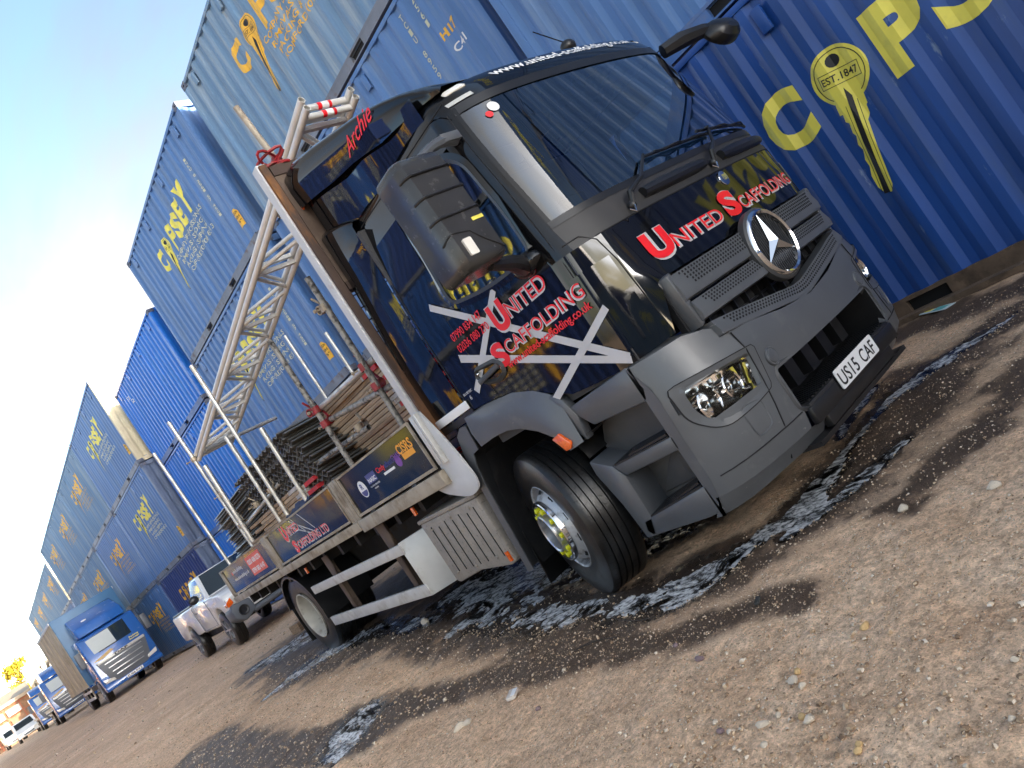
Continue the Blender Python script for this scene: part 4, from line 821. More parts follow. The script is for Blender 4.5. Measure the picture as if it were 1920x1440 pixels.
# middle with the intake opening, corners with lamp openings, lower valance
bgrid(0, 5, 1, 7, skip=lambda j, i: (j in (0, 1, 2) and i < 4)).build('bumper_middle', 'grey_plastic', T, doubles=1e-4, angle=25)
for sg in (-1, 1):
    bgrid(5, 11, 1, 7, (sg,), skip=lambda j, i: (j == 4 and i <= 4) or (j == 3 and i <= 3)).build('bumper_corner', 'grey_plastic', T, doubles=1e-4, angle=25)
    bgrid(3, 11, 0, 1, (sg,)).build('bumper_valance', 'grey_plastic', T, doubles=1e-4, angle=40)
    MB().path([(sg * x, bump_y(x, z) - .001, z) for x, z in ((.715, .99), (.705, .88), (.715, .70), (.735, .58), (.76, .47), (.77, .30))], .004, 6).build('bumper_gap', 'black_gap', T)
    MB().path([(sg * x, bump_y(x, .462) - .001, .462 - .01 * x) for x in np.linspace(.62, 1.13, 12)], .0035, 6).build('bumper_gap', 'black_gap', T)
    # side return of the corner, down to the steps
    m = MB(); m.grid([[(sg * 1.15, y, z) for y in (by_(z) + .305, .29, .318)] for z in (.262, .30, .36, .46, .7, .9, .98, 1.12)]); m.build('bumper_return', 'grey_plastic', T)
    m = MB(); m.grid([[bp(i, 7, sg) for i in range(5, 12)], [(sg * BX[i][0] * .97, bp(i, 7, sg)[1] + .10, bp(i, 7, sg)[2] + .025) for i in range(5, 12)]]); m.build('bumper_top', 'grey_plastic', T)
    disc((sg * .58, bump_y(.58, .77), .77), .05, [(.012, .050), (-.004, .050), (-.008, .046), (-.006, .040), (-.012, .036), (-.014, .0)], 'sensor_cap', 'grey_plastic', 28)
    # headlamp
    def hp(q, l): return [(sg * a, bump_y(a, c) - l, c) for a, c in q]
    lens = round_poly([(1.075, .888), (.712, .850), (.745, .690), (.86, .672), (1.0, .668), (1.075, .755)], [.015, .012, .02, .04, .10, .10], 6); lens = resample(lens, 56)
    outer = round_poly([(1.132, .935), (.655, .880), (.690, .655), (.82, .635), (1.03, .628), (1.12, .735)], [.03, .02, .03, .05, .13, .12], 6); outer = resample(outer, 56)
    m = MB(); m.ring(hp(outer, -.03), hp(outer, .004));  m.ring(hp(outer, .004), hp(off_poly(lens, .012), .000)); m.ring(hp(off_poly(lens, .012), .000), hp(lens, -.022)); su = m.build('lamp_surround', 'grey_plastic', T, angle=30)
    m = MB(); m.ring(hp(off_poly(outer, .005), .0045), hp(outer, .0045)); m.build('lamp_gap', 'black_gap', su)
    m = MB(); m.poly(hp(lens, -.016)); m.build('lamp_lens', 'glass_lens', su)
    m = MB(); m.ring(hp(lens, -.020), [(sg * a, .30, c) for a, c in lens]); m.poly([(sg * a, .30, c) for a, c in lens]); m.build('lamp_housing', 'reflector_chrome', su)
    for cx, cy, cz, r_ in ((.985, .155, .765, .082), (.845, .09, .775, .070)):
        c_ = (sg * cx, cy, cz); MB().lathe([(-.03, r_ + .006), (-.036, r_), (-.030, r_ - .006), (.0, r_ - .012), (.05, r_ * .7), (.085, r_ * .3), (.09, .004)], c_, 'y', 28).build('reflector', 'reflector_chrome', su, angle=25)
        MB().lathe([(-.01, .004), (-.006, .020), (.02, .024), (.06, .018)], c_, 'y', 14).build('bulb_cap', 'chrome', su)
    for k in range(5): MB().box(sg * (1.04 - k * .055) - .018, sg * (1.04 - k * .055) + .018, .20 - .02 * k, .205 - .02 * k + .004, .84 - .005 * k, .868 - .005 * k).build('reflector_facet', 'chrome', su)
    MB().box(sg * .768 - .012, sg * .768 + .012, .07, .085, .73, .84).build('indicator', 'paint_yellow', su)
    # honeycomb vent
    vq = round_poly([(.905, .645), (.815, .630), (.825, .525), (.90, .515)], .01, 2); m = MB(); m.ring(hp(off_poly(vq, .02), .004), hp(vq, -.02)); vt = m.build('vent_frame', 'grey_plastic', T)
    MB().poly(hp(vq, -.03)).build('vent_back', 'black_gap', vt)
    for a in np.linspace(.83, .895, 5): MB().tube((sg * a, bump_y(a, .52) + .016, .525), (sg * (a - .02), bump_y(a, .63) + .016, .635), .0035, 5).tube((sg * (a - .02), bump_y(a, .52) + .016, .525), (sg * a, bump_y(a, .63) + .016, .635), .0035, 5).build('vent_mesh', 'black_plastic', vt)
# intake recess with its fold-down step and number plate
m = MB(); q0 = [(-.60, .46), (.60, .46), (.60, .70), (-.60, .70)]
m.ring([(x, bump_y(x, z), z) for x, z in q0], [(x * .97, .30, z) for x, z in q0]); m.poly([(x * .97, .30, z) for x, z in q0]); m.build('intake_recess', 'black_plastic', T)
iq = rrect(-.625, .625, .452, .715, .06, 4); m = MB(); m.ring([(x, bump_y(x, z) - .002, z) for x, z in off_poly(iq, .012)], [(x, bump_y(x, z) - .010, z) for x, z in iq]); m.ring([(x, bump_y(x, z) - .010, z) for x, z in iq], [(x * .965, bump_y(x, z) + .03, .585 + (z - .585) * .88) for x, z in iq]); m.build('intake_rim', 'grey_plastic_dark', T)
for k in range(5): MB().box(-.46 + k * .21, -.36 + k * .21, .16, .24, .50, .66).build('intake_strut', 'black_plastic', T)
fs = MB().box(-.56, .56, -.045, .20, .425, .470).build('front_step', 'tread_black', T, bev=.008)
for k in range(26): MB().box(-.53 + k * .042, -.513 + k * .042, -.03, .17, .470, .479).build('tread_rib', 'black_plastic', fs)
MB().box(-.58, .58, -.050, -.010, .355, .452).build('plate_carrier', 'black_plastic', T, bev=.010)
MB().box(-.46, .46, -.030, .02, .285, .36).build('lower_grille', 'black_plastic', T, bev=.01)
pl = MB().prism(rrect(-.262, .262, .388, .499, .012, 3), 'y', -.066, -.060).build('number_plate', 'decal_white', T)
text_on(MB(), 'US15', (-.245, -.0675, .402), (1, 0, 0), (0, 0, 1), .079, .235, bold=.012).build('plate_print', 'paint_black', pl)
text_on(MB(), 'CAF', (.045, -.0675, .402), (1, 0, 0), (0, 0, 1), .079, .185, bold=.012).build('plate_print', 'paint_black', pl)
MB().box(-.62, .62, -.02, .40, .255, .28).build('bumper_underside', 'black_plastic', T)
# ---------------------------------------------------------------- wipers
def wiper(px, pz, ex, ez, b0, b1):
    w = MB().path([(px, cab_y(px, pz) - .03, pz), (px + .01, cab_y(px, pz) - .045, pz + .06), ((px + ex) / 2, cab_y((px + ex) / 2, (pz + ez) / 2) - .05, (pz + ez) / 2), (ex, cab_y(ex, ez) - .03, ez)], [.014, .016, .011, .008], 8).build('wiper_arm', 'black_plastic', T)
    MB().path([surf_front(b0[0] + (b1[0] - b0[0]) * t_, b0[1] + (b1[1] - b0[1]) * t_, .018) for t_ in np.linspace(0, 1, 9)], .010, 6).build('wiper_blade', 'black_plastic', w)
    MB().path([surf_front(b0[0] + (b1[0] - b0[0]) * t_, b0[1] + (b1[1] - b0[1]) * t_, .034 + .012 * math.sin(t_ * 6.28 * 3)) for t_ in np.linspace(.1, .9, 13)], .006, 6).build('wiper_bridge', 'black_plastic', w)
    MB().sphere((px, cab_y(px, pz) - .02, pz), .026, 10, 6).build('wiper_pivot', 'black_plastic', w)
    MB().path([(px - .02, cab_y(px, pz) - .05, pz - .01), (px - .045, cab_y(px, pz) - .055, pz - .045), (px - .07, cab_y(px, pz) - .045, pz - .02)], .005, 6).build('wiper_hook', 'chrome', w)
wiper(-.66, 1.80, -.30, 2.03, (-.30, 2.02), (.42, 2.0)); wiper(.16, 1.81, .43, 2.04, (.30, 2.04), (.98, 1.97))
for x0 in (-.52, .30):
    MB().path([surf_front(x, 1.835, .012) for x in np.linspace(x0, x0 + .62, 8)], [.03, .034, .036, .036, .036, .036, .034, .026], 10).build('cowl_fairing', 'black_plastic', T)
# ---------------------------------------------------------------- mirrors
def mirror(sg):
    mr = MB(); rows = []
    zs = [1.888, 1.893, 1.91, 1.94, 2.05, 2.2, 2.35, 2.45, 2.488, 2.506, 2.512]; ins = [.045, .022, .006, 0, 0, 0, 0, 0, .008, .026, .05]; dep = [.03, .06, .085, .092, .095, .095, .095, .092, .080, .055, .03]
    for z, a, b in zip(zs, ins, dep):
        x0, x1 = 1.385 + a, 1.685 - a; lean = (z - 1.9) * .05
        rows.append([(sg * x, y + lean, z) for x, y in ((x1, .47), (x1, .40), (x1 - .003, .345 - b * .3), (x1 - .014, .345 - b * .75), (x1 - .032, .345 - b), ((x0 + x1) / 2, .342 - b), (x0 + .032, .345 - b), (x0 + .014, .345 - b * .75), (x0 + .003, .345 - b * .3), (x0, .40), (x0, .47))])
    mr.grid(rows); mr.poly(rows[0]); mr.poly(rows[-1]); h = mr.build('mirror_housing', 'mirror_plastic', T, angle=45)
    MB().poly([(sg * x, .474, z) for x, z in rrect(1.40, 1.67, 1.91, 2.49, .04)]).build('mirror_glass', 'chrome', h)
    for z in (2.16, 2.28, 2.40):
        MB().path([(sg * x, y - .003 + (z - 1.9) * .05, z) for x, y in ((1.68, .31), (1.668, .266), (1.65, .248), (1.53, .246), (1.42, .248), (1.40, .266), (1.388, .31))], .007, 8).build('mirror_rib', 'black_plastic', h)
    MB().path([(sg * x, y + (z - 1.9) * .05, z) for x, y, z in ((1.685, .31, 2.05), (1.665, .262, 2.07), (1.64, .25, 2.075), (1.55, .247, 2.06), (1.50, .247, 2.0), (1.42, .25, 1.93))], .005, 8).build('mirror_seam', 'black_gap', h)
    MB().prism(rrect(sg * 1.60 - .026, sg * 1.60 + .026, 1.945, 2.03, .008), 'y', .244, .29).build('mirror_lamp', 'lens_white', h)
    MB().box(sg * 1.46 - .035, sg * 1.46 + .035, .254, .27, 2.095, 2.112).build('mirror_label', 'paint_yellow', h)
    MB().path([(sg * 1.09, .47, 2.60), (sg * 1.2, .45, 2.60), (sg * 1.33, .40, 2.56), (sg * 1.46, .38, 2.51)], [.034, .03, .026, .02], 8).build('mirror_arm', 'grey_plastic', h)
    MB().cbox((sg * 1.135, .455, 2.605), (.13, .06, .05)).build('arm_bracket', 'grey_plastic', h, bev=.008)
    MB().path([(sg * 1.12, .50, 1.845), (sg * 1.22, .44, 1.845), (sg * 1.32, .39, 1.87), (sg * 1.46, .37, 1.90)], [.05, .055, .04, .03], 10).build('mirror_arm', 'black_plastic', h)
    MB().sphere((sg * 1.16, .46, 1.84), .085, 12, 8, (.9, 1.3, .75)).build('arm_foot', 'black_paint', h)
mirror(-1)
# kerb mirror over the far door
MB().path([(1.02, .42, 2.74), (1.15, .33, 2.74), (1.30, .25, 2.72), (1.42, .20, 2.68)], [.05, .06, .05, .04], 8).build('kerb_mirror_arm', 'black_plastic', T)
km = MB(); km.lathe([(-.09, .002), (-.085, .07), (-.04, .13), (.02, .155), (.05, .15)], (0, 0, 0), 'y', 20)
km.v = [(1.44 + p[0] * 1.15, .20 + p[1] + .25 * p[2], 2.66 + p[2] * .72) for p in km.v]; km.build('kerb_mirror', 'black_plastic', T)
# ---------------------------------------------------------------- cab interior
MB().prism([(.34, 1.30), (.34, 1.88), (.50, 1.90), (.72, 1.80), (.74, 1.30)], 'x', -1.05, 1.05).build('dashboard', 'dash_grey', T, bev=.03)
for sg, m_ in ((-1, 'seat_cloth'), (1, 'blue_cloth')):
    s_ = MB().cbox((sg * .58, 1.12, 1.50), (.52, .52, .16)).build('cab_seat', m_, T, bev=.05)
    MB().prism([(1.30, 1.50), (1.38, 1.50), (1.50, 2.15), (1.36, 2.15)], 'x', sg * .58 - .26, sg * .58 + .26).build('seat_back', m_, s_, bev=.04)
    MB().cbox((sg * .58, 1.46, 2.27), (.28, .10, .2)).build('headrest', 'seat_cloth', s_, bev=.03)
sw = MB(); sw.lathe([(0.015 * math.sin(t), .225 + .015 * math.cos(t)) for t in np.linspace(0, 6.283, 9)], (0, 0, 0), 'z', 28); sw.tube((-.21, 0, 0), (.21, 0, 0), .016, 6); sw.tube((0, 0, 0), (0, -.21, 0), .016, 6)
sw.v = [(-.58 + p[0], .72 + p[1] * .85 + p[2] * .5, 1.92 + p[1] * .5 - p[2] * .85) for p in sw.v]; sw.build('steering_wheel', 'black_plastic', T)
# ---------------------------------------------------------------- steps, wing, wheel housing
def step_side(sg):
    X0 = sg * 1.15
    def pb(poly, a, b, name, m_, **k): return MB().prism(poly, 'x', sg * a, sg * b).build(name, m_, T, **k)
    pb([(.31, .28), (.90, .28), (.95, .80), (.86, .93), (.80, 1.13), (.31, 1.13)], .93, .97, 'step_back', 'grey_plastic_dark')
    pb([(.31, 1.135), (.27, 1.00), (.30, .935), (.735, .952), (.80, 1.03), (.835, 1.10)], .90, 1.15, 'entry_step', 'grey_plastic', bev=.012)
    pb([(.30, .735), (.30, .640), (.72, .625), (.79, .70), (.945, .785), (.955, .74), (.90, .55), (.88, .26), (.80, .26), (.80, .62), (.30, .60)], .92, 1.15, 'entry_step', 'grey_plastic', bev=.010) if False else None
    pb([(.30, .730), (.30, .650), (.74, .630), (.80, .705)], .90, 1.15, 'entry_step', 'grey_plastic', bev=.010)
    pb([(.80, .71), (.945, .785), (.955, .70), (.905, .48), (.885, .262), (.80, .262), (.76, .36), (.75, .63)], .86, 1.15, 'wheel_cheek', 'grey_plastic', bev=.010)
    pb([(.30, .440), (.29, .285), (.40, .272), (.83, .262), (.86, .30), (.835, .365)], .90, 1.15, 'entry_step', 'grey_plastic', bev=.012)
    pb([(.31, .455), (.31, .63), (.52, .63), (.60, .56), (.74, .42)], .90, .99, 'step_riser', 'grey_plastic_dark', bev=.01)
    pb(rrect(.34, .50, .475, .60, .02), .985, .995, 'tow_flap', 'grey_plastic_dark', bev=.003)
    pb(rrect(.40, .455, .552, .575, .01), .994, .998, 'flap_label', 'decal_white')
    for za, zb, ya, yb in ((1.062, 1.042, .33, .78), (.738, .715, .33, .78), (.452, .375, .33, .80)):
        tr = MB().add([(sg * .93, ya, za), (sg * 1.148, ya, za - .006), (sg * 1.148, yb, zb - .002), (sg * .93, yb, zb + .006)], [(0, 1, 2, 3)]).build('step_tread', 'tread_black', T, solid=.012)
        for k in range(6):
            x = .955 + k * .034; MB().beam((sg * x, ya + .02, za + .004), (sg * x, yb - .02 - .02 * k, zb + .006), .012, .012).build('tread_rib', 'black_plastic', tr)
    # wing with rolled lip
    inner = [(.965, .895), (1.012, .995), (1.116, 1.08), (1.241, 1.145), (1.364, 1.176), (1.522, 1.183), (1.690, 1.175)]
    outer = [(.86, 1.18), (.90, 1.225), (1.0, 1.29), (1.172, 1.348), (1.312, 1.366), (1.483, 1.384), (1.700, 1.388)]
    ridge = [(.845, .905), (.925, 1.086), (1.007, 1.19), (1.141, 1.29), (1.27, 1.33), (1.5, 1.372), (1.700, 1.384)]
    m = MB(); m.grid([[(sg * .80, y, z) for y, z in inner], [(sg * 1.12, y, z) for y, z in inner], [(sg * 1.195, y, z) for y, z in inner], [(sg * 1.20, (a[0] + b[0]) / 2, (a[1] + b[1]) / 2) for a, b in zip(inner, ridge)], [(sg * 1.178, y, z) for y, z in ridge], [(sg * 1.152, y, z) for y, z in outer]])
    m.poly([(sg * .80, *inner[-1]), (sg * 1.12, *inner[-1]), (sg * 1.195, *inner[-1]), (sg * 1.20, 1.695, 1.28), (sg * 1.178, *ridge[-1]), (sg * 1.152, *outer[-1]), (sg * .8, 1.70, 1.36)])
    m.poly([(sg * .95, .965, .895), (sg * 1.195, .965, .895), (sg * 1.2, .905, .90), (sg * 1.178, .845, .905), (sg * 1.15, .82, .93), (sg * .95, .82, .93)]); m.build('front_wing', 'grey_plastic', T, angle=40)
    pb([(.83, .90), (.845, .905), (.925, 1.086), (1.0, 1.185), (.90, 1.215), (.83, 1.16), (.80, 1.04)], 1.10, 1.158, 'wing_infill', 'grey_plastic', bev=.006)
    MB().prism(round_poly([(1.028, 1.0), (.955, 1.012), (.905, .935), (.93, .905), (.975, .905)], .008, 2), 'x', sg * 1.19, sg * 1.214).build('side_marker', 'lens_amber', T, bev=.004)
    # rear part of the wing and the long mud panel
    m = MB(); m.grid([[(sg * x, y, z) for y, z in ((1.73, 1.34), (1.80, 1.35), (1.885, 1.31), (1.935, 1.19), (1.955, 1.08), (1.99, .95), (2.07, .30), (2.10, .285))] for x in (.82, 1.14, 1.185)]); m.build('mud_panel', 'grey_plastic_dark', T, angle=50)
    m = MB(); m.poly([(sg * 1.185, y, z) for y, z in ((1.73, 1.34), (1.80, 1.35), (1.885, 1.31), (1.935, 1.19), (1.955, 1.08), (1.99, .95), (2.07, .30), (2.10, .285), (2.00, .29), (1.92, .95), (1.885, 1.07), (1.83, 1.16), (1.755, 1.17))]); m.build('mud_panel_edge', 'grey_plastic', T, solid=.01)
    MB().grid([[(sg * x, y, z) for x in (.84, 1.0, 1.14)] for y, z in ((1.93, .55), (1.97, .28), (1.99, .15))]).build('mud_flap', 'rubber', T, solid=.01)
    m = MB(); m.grid([[(sg * x, y, z) for x in (.55, .85, 1.14)] for y, z in ((.93, .80), (.98, .98), (1.1, 1.13), (1.3, 1.20), (1.6, 1.20), (1.78, 1.12), (1.88, .9), (1.92, .55), (1.93, .30))]); m.build('wheel_arch_liner', 'tread_black', T)
step_side(-1); step_side(1)
# ---------------------------------------------------------------- wheels
def tyre(name_par, c, sg, R=.505, w=.285, front=True):
    """one wheel: sg -1 faces the camera side"""
    cx, cy, cz = c; h = w / 2; f = sg
    prof = [(h * .86, .285), (h * .98, .30), (h * 1.04, .36), (h * 1.03, .42), (h * .97, .468), (h * .93, .488), (h * .84, R - .006), (h * .74, R - .001)]
    for g in (.58, .27, -.04):
        prof += [(h * (g + .05), R), (h * (g + .03), R - .013), (h * (g - .03), R - .013), (h * (g - .05), R)]
    left = [(-a, b) for a, b in prof[:8]][::-1]; prof = prof + [(h * -.33, R), (h * -.36, R - .013), (h * -.42, R - .013), (h * -.45, R)] + left
    prof = [(f * a, r) for a, r in prof]; m = MB(); m.lathe(prof, (cx, cy, cz), 'x', 72); ty = m.build('tyre', 'rubber', name_par, angle=28)
    nsip = 60
    sp = MB()
    for k in range(nsip):
        a = 2 * math.pi * k / nsip
        for x0, x1, tw in ((h * .86, h * .64, .02), (h * .52, h * .34, -.02), (h * -.10, h * -.28, .02), (h * -.50, h * -.72, -.02)):
            q = []
            for (xx, aa) in ((x0, a), (x1, a + tw), (x1, a + tw + .007), (x0, a + .007)):
                rr = R + .0012 - (.004 if abs(xx) > h * .8 else 0); q.append((cx + f * xx, cy + rr * math.cos(aa), cz + rr * math.sin(aa)))
            sp.poly(q)
    tag(sp.build('tread_sipe', 'black_gap', ty), kind='stuff')
    return ty
def front_wheel(sg):
    c = (0, 0, 0); x = sg
    w = MB(); w.lathe([(x * a, r) for a, r in ((.13, .298), (.142, .292), (.135, .284), (.10, .278), (.06, .268), (.055, .262), (.09, .255), (.135, .235), (.158, .215), (.168, .205), (.176, .195), (.176, .13))], c, 'x', 48); wh = w.build('wheel', 'wheel_paint', T, angle=30)
    wh.location = (sg * 1.03, 1.46, .495); wh.rotation_euler = (0, 0, math.radians(-21))
    tyre(wh, c, sg)
    for k in range(10):
        a = 2 * math.pi * (k + .5) / 10; ca, sa = math.cos(a), math.sin(a); q = []
        for j in range(10):
            t_ = 2 * math.pi * j / 10; rr = .242 + .016 * math.sin(t_); aa = a + .026 / .242 * math.cos(t_) * 1.1; q.append((c[0] + x * (.124 + (.242 - rr) * .85 + .004), c[1] + rr * math.cos(aa), c[2] + rr * math.sin(aa)))
        MB().poly(q).build('hand_hole', 'black_gap', wh)
    MB().lathe([(x * a, r) for a, r in ((.165, .212), (.190, .210), (.196, .204), (.196, .188), (.186, .184), (.176, .184))], c, 'x', 48).build('nut_ring', 'chrome', wh)
    MB().lathe([(x * a, r) for a, r in ((.176, .132), (.215, .130), (.222, .122), (.215, .112), (.12, .105), (.10, .001))], c, 'x', 40).build('hub', 'silver', wh)
    for k in range(10):
        a = 2 * math.pi * k / 10 + .1; p = (c[0], c[1] + .160 * math.cos(a), c[2] + .160 * math.sin(a))
        n_ = MB().lathe([(x * b, r) for b, r in ((.175, .022), (.180, .022), (.181, .0185), (.206, .0175), (.209, .012), (.210, .001))], p, 'x', 6).build('wheel_nut', 'nut_yellow', wh)
        a2 = a + .12; MB().prism([(p[1] + .012 * math.sin(a) - .0, p[2] - .012 * math.cos(a)), (p[1] - .012 * math.sin(a), p[2] + .012 * math.cos(a)), (p[1] + .03 * -math.sin(a2), p[2] + .036 * math.cos(a2))], 'x', p[0] + x * .186, p[0] + x * .192).build('nut_pointer', 'nut_yellow', n_)
front_wheel(-1); front_wheel(1)
def rear_wheel(sg):
    x = sg; c = (sg * .985, 6.83, .515)
    w = MB(); w.lathe([(x * a, r) for a, r in ((.155, .300), (.160, .292), (.150, .282), (.09, .276), (.0, .270), (-.10, .262), (-.135, .25), (-.14, .13), (-.12, .11), (-.11, .001))], c, 'x', 48); wh = w.build('wheel', 'wheel_cream', T, angle=30)
    tyre(wh, c, sg); tyre(wh, (sg * .66, 6.83, .515), sg)
    for k in range(10):
        a = 2 * math.pi * k / 10; MB().lathe([(x * -.14, .018), (x * -.11, .016), (x * -.108, .001)], (c[0], c[1] + .168 * math.cos(a), c[2] + .168 * math.sin(a)), 'x', 6).build('wheel_nut', 'silver', wh)
    # mudguard
    m = MB(); rows = []
    for t_ in np.linspace(math.radians(15), math.radians(192), 15): rows.append([(sg * q, 6.83 + .565 * math.cos(t_), .535 + .545 * math.sin(t_)) for q in (.50, 1.14, 1.165, 1.165)][:3] + [(sg * 1.165, 6.83 + .535 * math.cos(t_), .535 + .515 * math.sin(t_))])
    m.grid(rows); m.build('rear_mudguard', 'black_plastic', T, angle=50)
    MB().grid([[(sg * q, 7.39, z) for q in (.52, 1.13)] for z in (.68, .2)]).build('rear_mud_flap', 'rubber', T, solid=.01)
rear_wheel(-1); rear_wheel(1)
MB().tube((-.9, 1.515, .49), (.9, 1.515, .49), .07, 10).build('front_axle', 'chassis_black', T); MB().tube((-.9, 6.83, .515), (.9, 6.83, .515), .10, 10).build('rear_axle', 'chassis_black', T)
# ---------------------------------------------------------------- chassis, tank, side guard
for sg in (-1, 1):
    MB().box(sg * .43 - .04, sg * .43 + .04, .6, 8.7, .70, .96).build('chassis_rail', 'chassis_black', T)
    MB().tube((sg * .38, 3.4, .55), (sg * .38, 4.4, .55), .19, 16).build('air_tank', 'chassis_black', T)
MB().box(-.35, .35, .9, 2.0, .45, 1.05).build('engine_block', 'chassis_black', T, bev=.05)
MB().tube((0, 2.0, .62), (0, 6.7, .58), .06, 10).build('prop_shaft', 'chassis_black', T)
MB().box(.55, 1.12, 2.1, 3.6, .36, .9).build('battery_box', 'chassis_black', T, bev=.03)
tank = [(2.115, .90), (2.115, .385), (2.20, .366), (2.60, .40), (2.98, .362), (3.03, .38), (3.035, .905)]
t_ = MB().prism(tank, 'x', -1.19, -.55).build('fuel_tank', 'muddy_metal', T, bev=.018)
MB().box(-1.195, -.6, 2.10, 3.045, .902, .935).build('tank_lid', 'muddy_metal', t_, bev=.008)
for k in range(7):
    y = 2.20 + k * .115; MB().box(-1.1955, -1.188, y - .003, y + .003, .45, .85 - .02 * (k % 2)).build('tank_rib', 'black_gap', t_)
for y, z in ((2.25, .86), (2.55, .86), (2.90, .83), (2.30, .46), (2.62, .45), (2.92, .45)): MB().lathe([(-.012, .001), (-.012, .012), (0, .016)], (-1.19, y, z), 'x', 8).build('tank_rivet', 'muddy_metal', t_)
def guard(sg):
    g = None
    for z0, z1 in ((.346, .451), (.750, .842)):
        o = MB().box(sg * 1.215 - .018, sg * 1.215 + .018, 3.46, 5.985, z0, z1).build('guard_rail', 'alloy_rail', T, bev=.006)
    m = MB(); q = [(3.20, .852), (3.20, .385), (3.46, .345), (3.475, .845)]
    m.prism([(sg * 1.235, 3.475), (sg * 1.195, 3.475), (sg * .94, 3.215), (sg * .975, 3.195)], 'z', .343, .855); m.build('guard_end', 'alloy_rail', T, bev=.006)
    for y in (3.78, 5.34): 
        MB().prism([(y - .05, .35), (y + .03, .35), (y + .05, 1.06), (y - .12, 1.06), (y - .13, .93), (y - .07, .80)], 'x', sg * 1.15, sg * 1.165).build('guard_bracket', 'brown_steel', T, bev=.004)
        MB().box(sg * 1.10, sg * 1.15, y - .04, y + .02, .36, 1.06).build('guard_leg', 'brown_steel', T)
guard(-1); guard(1)
for y in (2.98, 5.90): MB().box(-1.20, -1.185, y - .02, y + .02, .985, 1.055).build('side_reflector', 'lens_amber', T)
MB().box(-1.205, -1.19, 2.135, 2.165, .40, .475).build('side_reflector', 'lens_amber', T)
# ---------------------------------------------------------------- bed, dropsides, headboard
MB().box(-1.20, 1.20, 2.20, 8.90, 1.10, 1.19).build('bed_floor', 'brown_steel', T)
for k in range(14): MB().box(-1.15, 1.15, 2.4 + k * .48, 2.46 + k * .48, 0.98, 1.10).build('bed_crossmember', 'chassis_black', T)
for sg in (-1, 1):
    MB().box(sg * 1.245 - .045, sg * 1.245 + .02, 2.17, 3.78, 1.075, 1.185).build('bed_side_rail', 'alloy_dirty', T, bev=.006)
    MB().box(sg * 1.245 - .045, sg * 1.245 + .02, 3.80, 8.92, 1.10, 1.185).build('bed_side_rail', 'alloy_dirty', T, bev=.006)
    for k, (y0, y1) in enumerate(((2.20, 3.73), (3.965, 6.275), (6.475, 8.83))):
        p = MB().box(sg * 1.24 - .012, sg * 1.24 + .012, y0, y1, 1.205, 1.588).build('dropside', 'panel_black', T)
        m = MB(); xx = sg * 1.256
        for a, b, c_, d_2 in ((y0, y1, 1.205, 1.228), (y0, y1, 1.575, 1.592), (y0, y0 + .02, 1.228, 1.575), (y1 - .02, y1, 1.228, 1.575)): MB().box(xx - .012, xx + .004, a, b, c_, d_2).build('dropside_frame', 'alloy_dirty', p)
        for yy in (y0 + .35, y1 - .35): MB().tube((sg * 1.262, yy, 1.185), (sg * 1.262, yy + .07, 1.185), .018, 8).build('hinge', 'chassis_black', p)
        if sg < 0: sides = p if k == 0 else sides
    for y0, y1 in ((3.75, 3.945), (6.295, 6.46), (8.84, 8.93)):
        n_ = 3 if y1 - y0 > .1 else 1
        for k in range(n_): MB().box(sg * 1.248 - .02, sg * 1.248 + .018, y0 + k * (y1 - y0) / n_ + .004, y0 + (k + 1) * (y1 - y0) / n_ - .004, 1.10, 1.60).build('dropside_post', 'alloy_dirty', T, bev=.004)
    MB().box(sg * 1.252 - .02, sg * 1.252 + .02, 2.05, 2.075, 1.21, 1.60).box(sg * 1.252 - .02, sg * 1.252 + .02, 2.085, 2.135, 1.22, 1.60).build('dropside_post', 'alloy_rail', T, bev=.004)
    # headboard posts with rounded foot plate
    MB().prism([(2.075, 3.62), (2.165, 3.62), (2.185, 1.10), (2.10, 1.10)], 'x', sg * 1.215, sg * 1.14).build('headboard_post', 'white_steel', T, bev=.006)
    MB().box(sg * 1.205, sg * 1.15, 2.05, 2.073, 1.25, 3.60).build('headboard_flange', 'rusty_steel', T)
    foot = round_poly([(2.04, 1.60), (2.17, 1.60), (2.20, 1.10), (2.40, 1.075), (2.33, 1.02), (2.14, .945), (2.03, .925), (1.915, .955), (1.885, 1.03), (1.93, 1.30)], [.01, .01, .01, .01, .04, .1, .08, .06, .06, .2], 4)
    MB().prism(foot, 'x', sg * 1.218, sg * 1.235).build('headboard_foot', 'white_steel', T, bev=.004)
MB().box(-1.14, 1.14, 2.06, 2.12, 2.62, 3.50).build('headboard_panel', 'brown_steel', T)
for k in range(22): MB().tube((-1.12 + k * .1067, 2.10, 1.20), (-1.12 + k * .1067, 2.10, 2.62), .005, 5).build('headboard_mesh', 'chassis_black', T)
for k in range(14): MB().tube((-1.14, 2.09, 1.22 + k * .1), (1.14, 2.09, 1.22 + k * .1), .005, 5).build('headboard_mesh', 'chassis_black', T)
MB().box(-1.14, 1.14, 2.05, 2.15, 3.50, 3.58).build('headboard_rail', 'rusty_steel', T); MB().box(-1.14, 1.14, 2.05, 2.15, 2.56, 2.62).build('headboard_rail', 'rusty_steel', T)
